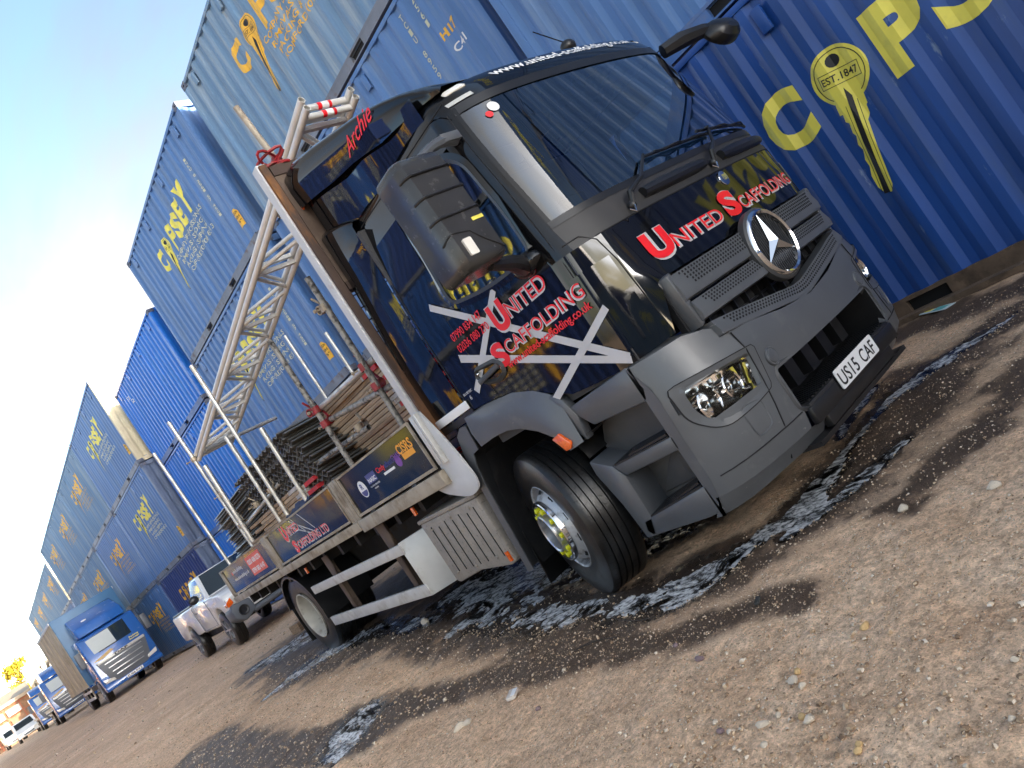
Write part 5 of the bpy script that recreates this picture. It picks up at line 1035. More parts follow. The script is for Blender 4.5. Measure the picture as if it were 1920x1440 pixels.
# dropside lettering
XP = -1.2535
def ptext(mm, nm, items, x=XP):
    m = MB()
    for tx, y, z, h, w, b in items: text_on(m, tx, (x, y, z), (0, -1, 0), (0, 0, 1), h, w, bold=b)
    return m.build(nm, mm, T)
def pq(nm, m_, y0, y1, z0, z1, x=XP): return MB().poly([(x, y0, z0), (x, y1, z0), (x, y1, z1), (x, y0, z1)]).build(nm, m_, T)
m = MB(); m.poly([(XP, 3.40 + .075 * math.cos(t), 1.385 + .075 * math.sin(t)) for t in np.linspace(0, 6.283, 17)[:-1]]); m.build('badge_print', 'decal_white', T)
m = MB(); m.poly([(XP - .001, 3.40 + .06 * math.cos(t), 1.37 + .05 * math.sin(t)) for t in np.linspace(math.pi, 2 * math.pi, 9)]); m.build('badge_print', 'decal_blue', T); ptext('decal_blue', 'badge_print', [('R', 3.425, 1.385, .05, .05, .03)], XP - .001)
pq('sticker', 'decal_blue', 3.25, 3.06, 1.385, 1.465); ptext('decal_white', 'sticker_print', [('NASC', 3.235, 1.395, .035, .16, .03), ('FULL CONTRACTING MEMBER', 3.25, 1.355, .014, .19, .0), ('MEMBER', 3.20, 1.33, .012, .08, .0)], XP - .001)
ptext('decal_red', 'sticker_print', [('Cindy', 3.02, 1.42, .045, .16, .02)]); ptext('decal_purple', 'sticker_print', [('CHAS', 2.70, 1.43, .042, .15, .02)]); ptext('decal_blue', 'sticker_print', [('adhesion', 2.86, 1.42, .045, .20, .02)], XP); pq('sticker', 'decal_white', 2.93, 2.72, 1.375, 1.395)
m = MB(); m.poly([(XP, 2.62 + .05 * math.cos(t), 1.405 + .045 * math.sin(t)) for t in np.linspace(0, 6.283, 13)[:-1]]); m.build('badge_print', 'decal_purple', T)
pq('sticker', 'decal_orange', 2.53, 2.33, 1.385, 1.43); ptext('decal_orange', 'sticker_print', [('CISRS', 2.56, 1.435, .075, .25, .03)])
for draws, mm, x in (([('U', 5.74, 1.40, .16, .14, .09), ('NITED', 5.60, 1.43, .09, .42, .05), ('S', 5.62, 1.235, .13, .12, .09), ('CAFFOLDING LTD', 5.48, 1.255, .085, .98, .05)], 'decal_silver', XP), ([('U', 5.745, 1.405, .16, .14, .05), ('NITED', 5.605, 1.435, .09, .42, .0), ('S', 5.625, 1.24, .13, .12, .05), ('CAFFOLDING LTD', 5.485, 1.26, .085, .98, .0)], 'decal_red', XP - .0012)): ptext(mm, 'bed_lettering', draws, x)
for a, b in (((5.30, 1.585), (4.98, 1.30)), ((5.35, 1.56), (4.80, 1.30)), ((5.05, 1.59), (4.80, 1.35)), ((5.5, 1.53), (4.9, 1.31))):
    a, b = Vector(a), Vector(b); n_ = Vector((-(b - a).y, (b - a).x)).normalized() * .006; MB().poly([(XP + .0006, *(a + n_)), (XP + .0006, *(b + n_)), (XP + .0006, *(b - n_)), (XP + .0006, *(a - n_))]).build('scaffold_stripe', 'decal_silver', T)
pq('phone_panel', 'decal_signal', 7.50, 6.80, 1.285, 1.535); ptext('decal_white', 'phone_print', [('0203 608 0270', 7.45, 1.435, .062, .60, .03), ('0799 083 4147', 7.45, 1.315, .062, .60, .03)], XP - .001)
ptext('decal_white', 'web_print', [('unitedscaffolding', 8.35, 1.46, .045, .55, .01), ('www.united-scaffolding.co.uk', 8.42, 1.36, .045, .80, .01)]); ptext('decal_red', 'web_print', [('u', 8.40, 1.455, .05, .05, .06)], XP - .001)
# ================================================================== load on the bed
mat('board_wood', (0.33, 0.225, 0.14), 0.75, var=0.3, vs=5, dirt=(0.11, 0.075, 0.05), da=0.6, ds=6, stretch=(6, .5, 6), dpos=0.5, bump=0.2, bs=30)
mat('board_wood2', (0.42, 0.31, 0.205), 0.75, var=0.25, vs=5, dirt=(0.14, 0.10, 0.07), da=0.6, ds=6, stretch=(6, .5, 6), dpos=0.52, bump=0.2, bs=30)
mat('board_red', (0.50, 0.018, 0.025), 0.6, var=0.2, vs=9, dirt=(0.25, 0.12, 0.09), da=0.6, ds=8)
mat('board_band', (0.50, 0.48, 0.44), 0.5, metal=0.4, dirt=(0.2, 0.15, 0.1), da=0.6, ds=9)
mat('sheet_black', (0.13, 0.122, 0.108), 0.30, var=0.2, vs=10, dirt=(0.10, 0.085, 0.065), da=0.6, ds=6)
mat('tube_spatter', (0.30, 0.28, 0.25), 0.5, metal=0.3, var=0.2, vs=15, dirt=(0.02, 0.018, 0.016), da=0.95, ds=22, dpos=0.47)
mat('coupler_red', (0.30, 0.016, 0.02), 0.45, dirt=(0.12, 0.06, 0.04), da=0.7, ds=20)
mat('coupler_steel', (0.40, 0.33, 0.24), 0.55, metal=0.4, dirt=(0.16, 0.09, 0.05), da=0.7, ds=20)
mat('denim', (0.035, 0.05, 0.10), 0.9, var=0.4, vs=9)
# two lattice beams lying flat, one on the other
UA, LA = Vector((-.616, 2.01, 3.985)), Vector((-1.083, 7.38, 2.965))
def lattice(dz, label):
    b = thing('lattice_beam', label, 'beam', tuple(LA + Vector((0, 0, dz))), 0, 'lattice beams over the headboard')
    d = UA - LA; Lb = d.length; dn = d.normalized(); sx = Vector((.45, 0, 0))
    P = lambda t, s_: dn * t + sx * s_
    for s_ in (0, 1): MB().pipe(P(0, s_), P(Lb, s_), .029, .0245, 14).build('chord', 'alloy_truss', b)
    n = 12
    for k in range(n + 1):
        t = .22 + (Lb - .44) * k / n
        if k % 2 == 0: MB().beam(P(t, 0), P(t, 1), .042, .036).build('rung', 'alloy_truss', b)
        if k < n:
            t2 = .22 + (Lb - .44) * (k + 1) / n; a, c = (0, 1) if k % 2 == 0 else (1, 0)
            MB().tube(P(t + .03, a), P(t2 - .03, c), .020, 10).build('lacing', 'alloy_truss', b)
    for t in (.10, Lb - .10): MB().tube(P(t, 0), P(t, 1), .026, 12).build('end_rung', 'alloy_truss', b)
    m = MB(); m.pipe(P(Lb - .10, .36), P(Lb - .10, .64), .0275, .0262, 14); m.build('end_label', 'decal_red', b)
    m = MB(); m.pipe(P(Lb - .10, .44), P(Lb - .10, .58), .0282, .0262, 14); m.build('end_label', 'decal_white', b)
    return b
lattice(0, 'upper of the two silver lattice beams sloping over the headboard'); lattice(-.070, 'lower of the two silver lattice beams sloping over the headboard')
def pole(p0, p1, label, m='steel_tube', r=.0242):
    p0, p1 = Vector(p0), Vector(p1); o = MB().pipe((0, 0, 0), p1 - p0, r, r * .84, 12).build('scaffold_tube', m); o.location = p0; tag(o, label, 'tube', 'scaffold tubes on the lorry'); return o
X1 = -1.13
pole((X1, 2.50, 1.20), (X1, 2.47, 2.89), 'black spattered upright tube next to the headboard', 'tube_spatter')
pole((X1, 3.585, 1.20), (X1, 3.60, 2.89), 'spattered upright tube with two red couplers', 'tube_spatter')
pole((X1, 4.93, 1.20), (X1, 4.885, 2.47), 'short upright tube in front of the wavy black sheets')
pole((X1, 5.61, 1.20), (X1, 5.585, 3.53), 'tall upright tube crossing the lattice beams low end')
pole((X1, 5.92, 1.20), (X1, 5.91, 2.74), 'upright tube just behind the tall crossing one')
pole((X1, 7.29, 1.20), (X1, 7.44, 3.51), 'tall rear upright tube holding the low end of the beams')
pole((X1, 7.20, 1.20), (X1, 7.16, 2.76), 'thicker rear upright tube by the black sheets', 'steel_tube', .03)
pole((X1, 8.66, 1.20), (X1, 8.90, 3.53), 'rearmost upright tube near the tail of the bed')
pole((1.10, 7.90, 1.20), (1.10, 7.95, 4.05), 'far side upright tube left of the red couplers')
pole((1.10, 6.78, 1.20), (1.10, 6.83, 3.55), 'far side upright tube near the headboard')
pole((-.90, 2.28, 3.58), (-.90, 2.36, 4.26), 'weathered tube standing above the headboard', 'alloy_dirty')
pole((X1 + .05, 2.38, 2.12), (X1 + .05, 3.72, 2.175), 'grey tube joining the two spattered uprights', 'steel_tube', .026)
pole((X1 + .06, 2.35, 1.88), (X1 + .06, 3.66, 2.05), 'dark spattered tube under the grey joining tube', 'tube_spatter')
pole((X1 + .05, 3.62, 2.15), (.35, 6.9, 2.62), 'pale tube running back over the boards')
pole((X1 + .06, 5.45, 1.955), (X1 + .06, 7.5, 1.86), 'horizontal tube between the rear uprights')
pole((X1 + .10, 3.15, 1.78), (X1 + .12, 6.0, 1.93), 'spattered horizontal tube along the wavy sheets', 'tube_spatter')
pole((X1 + .06, 7.0, 2.9), (.1, 7.5, 2.93), 'cross tube under the low end of the beams')
pole((-1.10, 2.12, 3.52), (1.1, 2.12, 3.56), 'cross tube clamped along the headboard top', 'coupler_steel')
def coupler(p, m, label, s_=1.0):
    c = thing('tube_coupler', label, 'coupler', p, random.uniform(0, 3), 'couplers on the scaffold tubes')
    MB().lathe([(-.03 * s_, .028), (-.03 * s_, .037 * s_), (.03 * s_, .037 * s_), (.03 * s_, .028)], (0, 0, 0), 'z', 12).build('jaw', m, c)
    MB().lathe([(-.03 * s_, .028), (-.03 * s_, .037 * s_), (.03 * s_, .037 * s_), (.03 * s_, .028)], (.055 * s_, 0, .01), 'y', 12).build('jaw', m, c)
    MB().tube((.0, .05 * s_, .0), (.0, .105 * s_, .0), .008, 6).tube((.0, .085 * s_, .0), (.0, .1 * s_, .0), .015, 6).build('bolt', 'coupler_steel', c)
    MB().beam((.055, -.02, .05), (.07, .02, .12), .02, .012).build('flap', m, c)
for p, m_, lb in (((X1, 2.50, 2.12), 'coupler_red', 'red coupler on the front upright, upper one'), ((X1, 2.50, 1.95), 'coupler_red', 'red coupler on the front upright, lower one'), ((X1, 3.59, 2.17), 'coupler_red', 'red coupler on the second upright, upper one'), ((X1, 3.59, 2.03), 'coupler_red', 'red coupler on the second upright, lower one'),
                  ((X1, 2.49, 2.64), 'coupler_steel', 'rusty fork coupler high on the front upright'), ((X1, 7.40, 2.93), 'coupler_steel', 'coupler holding the low end of the lattice beams'), ((X1, 5.62, 1.95), 'coupler_steel', 'muddy coupler at the middle uprights'), ((X1, 6.3, 1.95), 'coupler_steel', 'muddy coupler behind the middle uprights'), ((X1, 7.25, 1.9), 'coupler_steel', 'muddy coupler at the rear uprights'), ((X1, 7.22, 2.35), 'coupler_steel', 'muddy coupler higher on the rear uprights'),
                  ((X1 + .1, 3.3, 1.83), 'coupler_steel', 'coupler on the low spattered tube'), ((-1.05, 2.14, 3.60), 'coupler_red', 'red coupler on the headboard corner'), ((-.98, 2.16, 3.66), 'coupler_red', 'upper red coupler of the headboard cluster'), ((-.88, 2.2, 3.58), 'coupler_steel', 'steel coupler beside the headboard cluster'), ((-.92, 2.30, 3.62), 'coupler_steel', 'coupler under the weathered headboard tube')):
    coupler(p, m_, lb, 1.0)
# ratchet strap tangled on the headboard corner
m = MB(); m.path([(-1.06 + .10 * math.sin(t * 1.7), 2.10 + .06 * math.cos(t * 2.3), 3.64 + .06 * math.sin(t * 1.1)) for t in np.linspace(0, 12, 40)], .011, 5); tag(m.build('ratchet_strap', 'coupler_red'), 'tangled red strap on the headboard corner', 'strap')
# scaffold boards: each board its own thing with painted ends and steel bands
BL = 3.9
bm_ = MB().box(-.1125, .1125, 0, BL, 0, .038).mesh('scaffold_board', bev=.004, seg=1)
be_ = MB().box(-.1135, .1135, -.001, .30, -.001, .039).mesh('painted_end'); bb_ = MB().box(-.1145, .1145, .305, .335, -.002, .040).mesh('end_band')
def board(x, y, z, tilt, yaw, red, label, length=1.0, roll=0):
    b = meshobj('scaffold_board', bm_, random.choice(('board_wood', 'board_wood2')), None, (x, y, z), (tilt, roll, yaw), (1, length, 1)); tag(b, label, 'board', 'scaffold boards stacked on the lorry')
    meshobj('painted_end', be_, 'board_red' if red else 'board_band', b, None, None, (1, 1 / length, 1)); meshobj('end_band', bb_, 'board_band', b, None, None, (1, 1 / length, 1))
for col_ in range(4):          # main pile, boards stacked flat
    for row in range(20):
        board(-.52 + col_ * .25 + random.uniform(-.015, .015), 2.62 + random.uniform(-.14, .45) + .012 * row, 1.40 + row * .0435, .012, random.uniform(-.008, .008), random.random() < .55, 'scaffold board lying flat in the tall pile behind the headboard')
for row in range(9):           # boards lying on the near side with red ends showing
    for col_ in range(2):
        board(-1.02 + col_ * .24, 2.75 + random.uniform(-.25, .3) + .45 * (row % 3), 1.20 + row * .043, .02, random.uniform(-.015, .015), random.random() < .75, 'scaffold board with painted end in the low pile along the dropside', .85)
for row in range(6):
    board(-1.0, 4.6 + random.uniform(-.1, .4), 1.56 + row * .043, 0.0, random.uniform(-.01, .01), row % 2 == 0, 'scaffold board on the low pile in front of the wavy sheets', .55)
for row in range(9):
    board(-1.0 + .03 * (row % 2), 5.9 + .05 * random.random(), 1.20 + row * .044, 0, random.uniform(-.01, .01), False, 'scaffold board at the tail of the bed behind the muddy uprights', .62)
# black corrugated sheets, stacked
def sheet_mesh(w, ln, waves, amp):
    m = MB(); xs = np.linspace(0, w, waves * 6 + 1); m.grid([[(x, y, amp * math.sin(x / w * waves * 2 * math.pi)) for x in xs] for y in (0, ln)]); return m.mesh('corrugated_sheet', solid=.007, angle=60)
sm1, sm2 = sheet_mesh(2.05, .95, 14, .019), sheet_mesh(.95, 2.4, 9, .019)
def sheet(me_, x, y, z, tilt, roll, yaw, label):
    o = meshobj('corrugated_sheet', me_, 'sheet_black', None, (x, y, z), (tilt, roll, yaw)); tag(o, label, 'sheet', 'black corrugated sheets on the lorry')
for k in range(20): sheet(sm1, -.12 + random.uniform(-.02, .02), 4.12 + .028 * k + .05 * (k % 3), 1.58 + k * .038, 0, .0, math.pi / 2 + random.uniform(-.012, .012), 'black corrugated sheet in the wavy pile behind the boards')
for k in range(20): sheet(sm2, -1.0 + random.uniform(-.03, .03), 6.35 + random.uniform(-.08, .08) - .004 * k, 1.56 + k * .038, -.02, -.14 + .004 * k, random.uniform(-.02, .02), 'black corrugated sheet in the tall pile over the tail')
m = MB(); xs = np.linspace(0, 1, 11); m.grid([[(-1.18 + .25 * u + .02 * math.sin(v * 17), 4.75 + .75 * v, 1.60 + .07 * math.sin(u * 3) * math.sin(v * 3.1) + .02 * math.sin(u * 13 + v * 19)) for v in xs] for u in xs]); tag(m.build('work_jacket', 'denim', None, solid=.01), 'crumpled dark blue jacket lying over the dropside', 'jacket')
# ================================================================== other vehicles and the far end of the yard
mat('white_paint', (0.74, 0.73, 0.71), 0.25, coat=0.6, dirt=(0.42, 0.35, 0.27), da=0.5, ds=2.5, dpos=0.56)
mat('blue_paint', (0.020, 0.105, 0.36), 0.25, coat=0.7, var=0.1, vs=2, dirt=(0.18, 0.16, 0.14), da=0.4, ds=3, dpos=0.6)
mat('box_blue', (0.045, 0.14, 0.27), 0.45, var=0.1, vs=2)
mat('box_cream', (0.52, 0.42, 0.235), 0.55, var=0.2, vs=1.2, dirt=(0.30, 0.22, 0.12), da=0.6, ds=2, dpos=0.5)
mat('grey_trim', (0.10, 0.11, 0.125), 0.5)
mat('lamp_clear', (0.62, 0.60, 0.55), 0.12, coat=0.8)
mat('window_dark', (0.012, 0.020, 0.024), 0.05, coat=0.6)
mat('screen_shade', (0.42, 0.45, 0.43), 0.30, coat=0.6)
mat('beige_steel', (0.52, 0.45, 0.32), 0.5, dirt=(0.3, 0.2, 0.1), da=0.5, ds=4)
mat('brick_tan', (0.22, 0.125, 0.07), 0.8, var=0.3, vs=3)
mat('roof_sheet', (0.30, 0.24, 0.17), 0.6, var=0.1, vs=2)
mat('rack_orange', (0.30, 0.08, 0.03), 0.6)
mat('stone_white', (0.34, 0.33, 0.31), 0.6)
mat('tree_bark', (0.10, 0.075, 0.05), 0.9)
mat('leaf_yellow', (0.26, 0.20, 0.010), 0.6, var=0.35, vs=1.5)
mat('leaf_olive', (0.20, 0.20, 0.035), 0.6, var=0.35, vs=1.5)
def road_wheel(par, c, R, w, sg, rim='silver', spokes=6):
    x = sg; h = w / 2
    ty = MB().lathe([(x * a, r) for a, r in ((-h, R * .62), (-h * 1.04, R * .8), (-h * .9, R * .95), (-h * .6, R), (-h * .2, R), (-h * .15, R - .01), (h * .15, R - .01), (h * .2, R), (h * .6, R), (h * .9, R * .95), (h * 1.04, R * .8), (h, R * .62))], c, 'x', 32).build('tyre', 'rubber', par)
    MB().lathe([(x * a, r) for a, r in ((h, R * .63), (h * .95, R * .58), (h * .3, R * .55), (h * .1, R * .2), (h * .1, .001))], c, 'x', 28).build('rim', 'grey_trim', ty)
    for k in range(spokes):
        a = 2 * math.pi * k / spokes; MB().beam((c[0] + x * h * .75, c[1], c[2]), (c[0] + x * h * .85, c[1] + R * .57 * math.cos(a), c[2] + R * .57 * math.sin(a)), R * .17, .03).build('spoke', rim, ty)
    return ty
def arch(cy, cz, r, a0, a1, n=9): return [(cy + r * math.cos(t), cz + r * math.sin(t)) for t in np.linspace(math.radians(a0), math.radians(a1), n)]
# ---------------------------------------------------------------- white pickup
pk = thing('pickup_truck', 'white single cab pickup truck parked behind the black lorry', 'pickup', (.23, 13.62, .305), math.radians(1.4))
hw = .84
def bodyprism(poly, x0, x1, name, m_, bev=.04): return MB().prism(poly, 'x', x0, x1).build(name, m_, pk, bev=bev, seg=3)
bodyprism([(-.80, .62), (-.84, .80), (-.78, .98), (-.55, 1.06), (.42, 1.13), (1.92, 1.16), (1.94, .52), (.50, .50)] + arch(0, .40, .44, 18, 162), -hw, hw, 'body', 'white_paint')
bd = bodyprism([(1.98, .55), (1.98, 1.17), (4.18, 1.19), (4.24, .70), (4.15, .56), (3.58, .54)] + arch(3.06, .40, .44, 18, 162), -hw, hw, 'load_bed', 'white_paint')
MB().box(-hw + .08, hw - .08, 2.06, 4.10, 1.16, 1.20).build('bed_liner', 'black_plastic', bd)
for sg in (-1, 1): MB().tube((sg * (hw - .05), 2.0, 1.20), (sg * (hw - .05), 4.15, 1.215), .022, 6).build('bed_rail', 'black_plastic', bd)
# cab with openings filled by glass panels
gb = [(-.80, .40, 1.12), (.80, .40, 1.12), (.80, 1.92, 1.14), (-.80, 1.92, 1.14)]; gt = [(-.62, 1.05, 1.64), (.62, 1.05, 1.64), (.63, 1.78, 1.66), (-.63, 1.78, 1.66)]
m = MB(); m.add(gb + gt, [(0, 1, 5, 4), (1, 2, 6, 5), (2, 3, 7, 6), (3, 0, 4, 7), (4, 5, 6, 7)]); cabp = m.build('cab', 'white_paint', pk, bev=.05, seg=3)
def facepanel(q, ins, name, m_, par, out):
    c = sum((Vector(p) for p in q), Vector()) / len(q); n = (Vector(q[1]) - Vector(q[0])).cross(Vector(q[2]) - Vector(q[1])).normalized()
    if n.dot(c - Vector(out)) < 0: n = -n
    return MB().poly([Vector(p) + (c - Vector(p)) * ins + n * .006 for p in q]).build(name, m_, par)
facepanel([gb[0], gb[1], gt[1], gt[0]], .10, 'windscreen', 'window_dark', cabp, (0, 1.2, 1.2)); facepanel([gb[3], gb[0], gt[0], gt[3]], .17, 'side_window', 'window_dark', cabp, (0, 1.2, 1.2)); facepanel([gb[1], gb[2], gt[2], gt[1]], .17, 'side_window', 'window_dark', cabp, (0, 1.2, 1.2))
MB().box(.05, .38, .62, .63, 1.22, 1.25).build('screen_sticker', 'decal_white', cabp) if False else None
for sg in (-1, 1):
    MB().path([(sg * (hw + .002), y, z) for y, z in ((.55, 1.12), (.50, .9), (.52, .56), (1.75, .56), (1.86, .8), (1.88, 1.14))], .006, 5).build('door_gap', 'grey_trim', pk)
    MB().box(sg * hw - .012, sg * hw + .015, 1.62, 1.78, .97, 1.0).build('door_handle', 'grey_trim', pk)
    MB().sphere((sg * .96, .62, 1.24), .11, 10, 8, (.95, .55, .8)).build('door_mirror', 'black_plastic', pk)
    MB().prism(round_poly([(sg * .84, .90), (sg * .45, .92), (sg * .47, .80), (sg * .80, .72)], .03, 3), 'y', -.86, -.70).build('headlamp', 'lamp_clear', pk, bev=.01)
    MB().prism(round_poly([(sg * .86, .82), (sg * .74, .90), (sg * .72, .78), (sg * .84, .74)], .02, 3), 'y', -.875, -.70).build('indicator', 'lens_amber', pk)
    cc = MB().prism(round_poly([(sg * .87, .66), (sg * .80, .76), (sg * .46, .70), (sg * .44, .46), (sg * .70, .36), (sg * .86, .48)], .04, 3), 'y', -.97, -.42).build('bumper_corner', 'grey_trim', pk, bev=.03)
    MB().lathe([(0, .10), (-.012, .09), (0, .07), (.004, .05), (-.002, .001)], (sg * .66, -.975, .56), 'y', 18).build('fog_lamp', 'black_plastic', cc)
    for y in (0, 3.06): road_wheel(pk, (sg * .74, y, .37), .375, .235, sg, 'silver', 6)
MB().box(-.46, .46, -.93, -.70, .52, .74).build('bumper', 'white_paint', pk, bev=.03); MB().box(-.40, .40, -.86, -.74, .78, .93).build('grille', 'grey_trim', pk, bev=.02)
npk = MB().prism(rrect(-.26, .26, .58, .69, .01), 'y', -.945, -.935).build('number_plate', 'decal_white', pk); text_on(MB(), 'YR11 XUD', (-.24, -.947, .60), (1, 0, 0), (0, 0, 1), .078, .48, bold=.012).build('plate_print', 'paint_black', npk)
MB().box(-.6, .6, -.3, 4.0, .36, .52).build('underbody', 'chassis_black', pk)
MB().tube((-.5, -.9, .45), (.5, -.9, .45), .06, 10).build('bull_tube', 'grey_trim', pk)
# timber baulk lying behind the lorry's rear wheel
bk = MB().prism(rrect(-.10, .10, 0, .14, .008, 2), 'y', 0, 1.15).build('timber_baulk', 'board_wood', None); bk.location = (-.55, 9.95, .16); bk.rotation_euler = (0, 0, math.radians(-62)); tag(bk, 'dark timber baulk on the ground behind the rear wheel', 'timber')
# ---------------------------------------------------------------- blue box lorries
def lorry(label, loc, rz, box=True, detail=True):
    r = thing('box_lorry' if box else 'crane_lorry', label, 'lorry', loc, rz, 'blue lorries parked along the containers')
    c = MB(); pr = [(.04, .42), (.0, .60), (.0, 1.0), (.06, 1.55), (.10, 1.74), (.36, 2.46), (.55, 2.55), (1.70, 2.58), (1.72, .95), (1.62, .86)] + arch(1.05, .44, .52, 40, 168) + [(.52, .40)]
    cb = c.prism(pr, 'x', -1.03, 1.03).build('cab', 'blue_paint', r, bev=.05, seg=3)
    ws = MB().grid([[(x, .108 + (z - 1.76) * .36 - .012 + .03 * x * x, z) for x in np.linspace(-.93, .93, 9)] for z in (1.76, 2.1, 2.40)]).build('windscreen', 'window_dark', cb)
    MB().grid([[(x, .108 + (z - 1.76) * .36 - .018 + .03 * x * x, z) for x in np.linspace(-.90, .05, 5)] for z in (1.80, 2.1, 2.38)]).build('sun_shade', 'screen_shade', cb)
    MB().prism([(-.90, 1.46), (.90, 1.46), (.72, .62), (.5, .55), (-.5, .55), (-.72, .62)], 'y', -.012, .03).build('grille', 'grey_trim', cb, bev=.02)
    for z, w in ((1.28, .80), (1.10, .74), (.92, .68), (.76, .60)): MB().box(-w * .85, w * .85, -.03, 0, z - .018, z + .018).build('grille_slat', 'silver', cb, bev=.01)
    MB().box(-.86, .86, -.03, .0, 1.37, 1.47).build('name_bar', 'alloy_rail', cb, bev=.01); text_on(MB(), 'DAF', (-.24, -.034, 1.385), (1, 0, 0), (0, 0, 1), .075, .48, bold=.05).build('name_print', 'paint_black', cb)
    MB().poly([(-.92, .04, 1.55), (-.25, .045, 1.68), (-.18, .03, 1.60), (-.62, .02, 1.50)]).build('decal', 'paint_tan', cb)
    m = MB(); text_on(m, 'Packing', (.42, .035, 1.62), (1, 0, 0), (0, .25, 1), .05, .34, bold=.03); text_on(m, 'Storage', (.40, .025, 1.54), (1, 0, 0), (0, .25, 1), .05, .36, bold=.03); m.build('decal_print', 'paint_yellow', cb)
    MB().box(-1.04, 1.04, -.06, .35, .36, .56).build('bumper', 'blue_paint', cb, bev=.05)
    for sg in (-1, 1):
        MB().prism(round_poly([(sg * .99, .83), (sg * .62, .72), (sg * .60, .62), (sg * .95, .66)], .02, 2), 'y', -.04, .05).build('headlamp', 'lamp_clear', cb, bev=.01)
        MB().box(sg * 1.20 - .10, sg * 1.20 + .10, .18, .32, 1.55, 2.15).build('mirror', 'grey_trim', cb, bev=.03); MB().tube((sg * 1.0, .3, 2.2), (sg * 1.2, .25, 2.1), .02, 6).build('mirror_arm', 'grey_trim', cb)
        MB().poly([(sg * 1.034, y, z) for y, z in ((.42, 1.72), (.55, 2.30), (1.30, 2.32), (1.30, 1.66))]).build('side_window', 'window_dark', cb)
        MB().box(sg * 1.035 - .01, sg * 1.035 + .01, .35, .5, 1.0, 1.06).build('marker', 'lens_amber', cb)
        road_wheel(r, (sg * .92, 1.05, .44), .44, .25, sg, 'wheel_paint', 8)
        for y in (5.1,) if box else (4.2, 5.4): road_wheel(r, (sg * .95, y, .44), .44, .30, sg, 'wheel_paint', 8)
        MB().box(sg * 1.16 - .02, sg * 1.16 + .02, 2.3, 4.3, .40, .50).box(sg * 1.16 - .02, sg * 1.16 + .02, 2.3, 4.3, .70, .79).build('side_guard', 'alloy_rail', r)
        for y in (2.35, 3.3, 4.25): MB().box(sg * 1.13 - .02, sg * 1.13 + .02, y - .03, y + .03, .40, .92).build('guard_post', 'alloy_dirty', r)
        MB().box(sg * .42 - .05, sg * .42 + .05, 1.4, 7.6, .62, .84).build('chassis_rail', 'chassis_black', r)
    pl_ = MB().box(-.30, .30, -.075, -.062, .42, .53).build('number_plate', 'decal_white', cb); text_on(MB(), 'EU06 PXZ', (-.27, -.078, .435), (1, 0, 0), (0, 0, 1), .08, .54, bold=.012).build('plate_print', 'paint_black', pl_)
    if box:
        sp = MB().prism([(.42, 2.57), (.62, 2.95), (1.55, 3.45), (1.62, 2.60)], 'x', -.86, .86).build('roof_spoiler', 'blue_paint', cb, bev=.08, seg=3)
        m = MB(); text_on(m, 'COPSEY', (-.05, .925, 3.04), (1, 0, 0), (0, .88, .47), .17, .62, bold=.04); 
        m.v = [(v[0], v[1] - .012, v[2] + .02) for v in m.v]; m.build('spoiler_print', 'paint_tan', sp)
        m = MB(); m.poly([(-.36 + .10 * math.cos(t), .905 + .07 * math.sin(t), 3.08 + .035 * math.sin(t) + .035) for t in np.linspace(0, 6.28, 13)[:-1]]); m.build('spoiler_badge', 'decal_white', sp)
        bx = MB().box(-1.19, 1.19, 1.86, 7.9, .95, 3.78).build('box_body', 'box_blue', r, bev=.03)
        for sg in (-1, 1):
            MB().box(sg * 1.195 - .006, sg * 1.195 + .006, 1.95, 7.85, 1.02, 3.68).build('box_side', 'box_cream', bx)
            for y in (3.0, 4.2, 5.4, 6.6): MB().box(sg * 1.206 - .006, sg * 1.206 + .006, y - .012, y + .012, 1.02, 3.68).build('side_batten', 'box_cream', bx)
            MB().box(sg * 1.21 - .01, sg * 1.21 + .01, 1.9, 7.9, 3.68, 3.77).build('cant_rail', 'alloy_rail', bx); MB().box(sg * 1.20 - .02, sg * 1.20 + .02, 1.9, 7.9, .92, 1.03).build('side_rail', 'box_cream', bx)
    else:
        MB().box(-1.15, 1.15, 2.4, 7.8, .95, 1.10).build('flat_bed', 'beige_steel', r)
        MB().box(-.25, .25, 1.85, 2.25, .9, 2.6).build('crane_post', 'beige_steel', r, bev=.03); MB().beam((0, 2.05, 2.6), (0, 4.8, 3.1), .22, .25).build('crane_boom', 'beige_steel', r, bev=.02); MB().beam((0, 4.8, 3.1), (0, 2.4, 3.5), .16, .18).build('crane_jib', 'beige_steel', r, bev=.02)
        MB().prism([(.42, 2.57), (.62, 2.85), (1.35, 3.15), (1.5, 2.60)], 'x', -.8, .8).build('roof_spoiler', 'blue_paint', cb, bev=.08)
    return r
lorry('blue box lorry with cream sides standing before the containers', (-.80, 29.6, .31), math.radians(4.0))
lorry('blue crane lorry half hidden behind the box lorry', (-2.1, 48.5, .31), math.radians(2), box=False)
lorry('farthest blue crane lorry at the end of the line', (-2.9, 66, .31), math.radians(2), box=False)
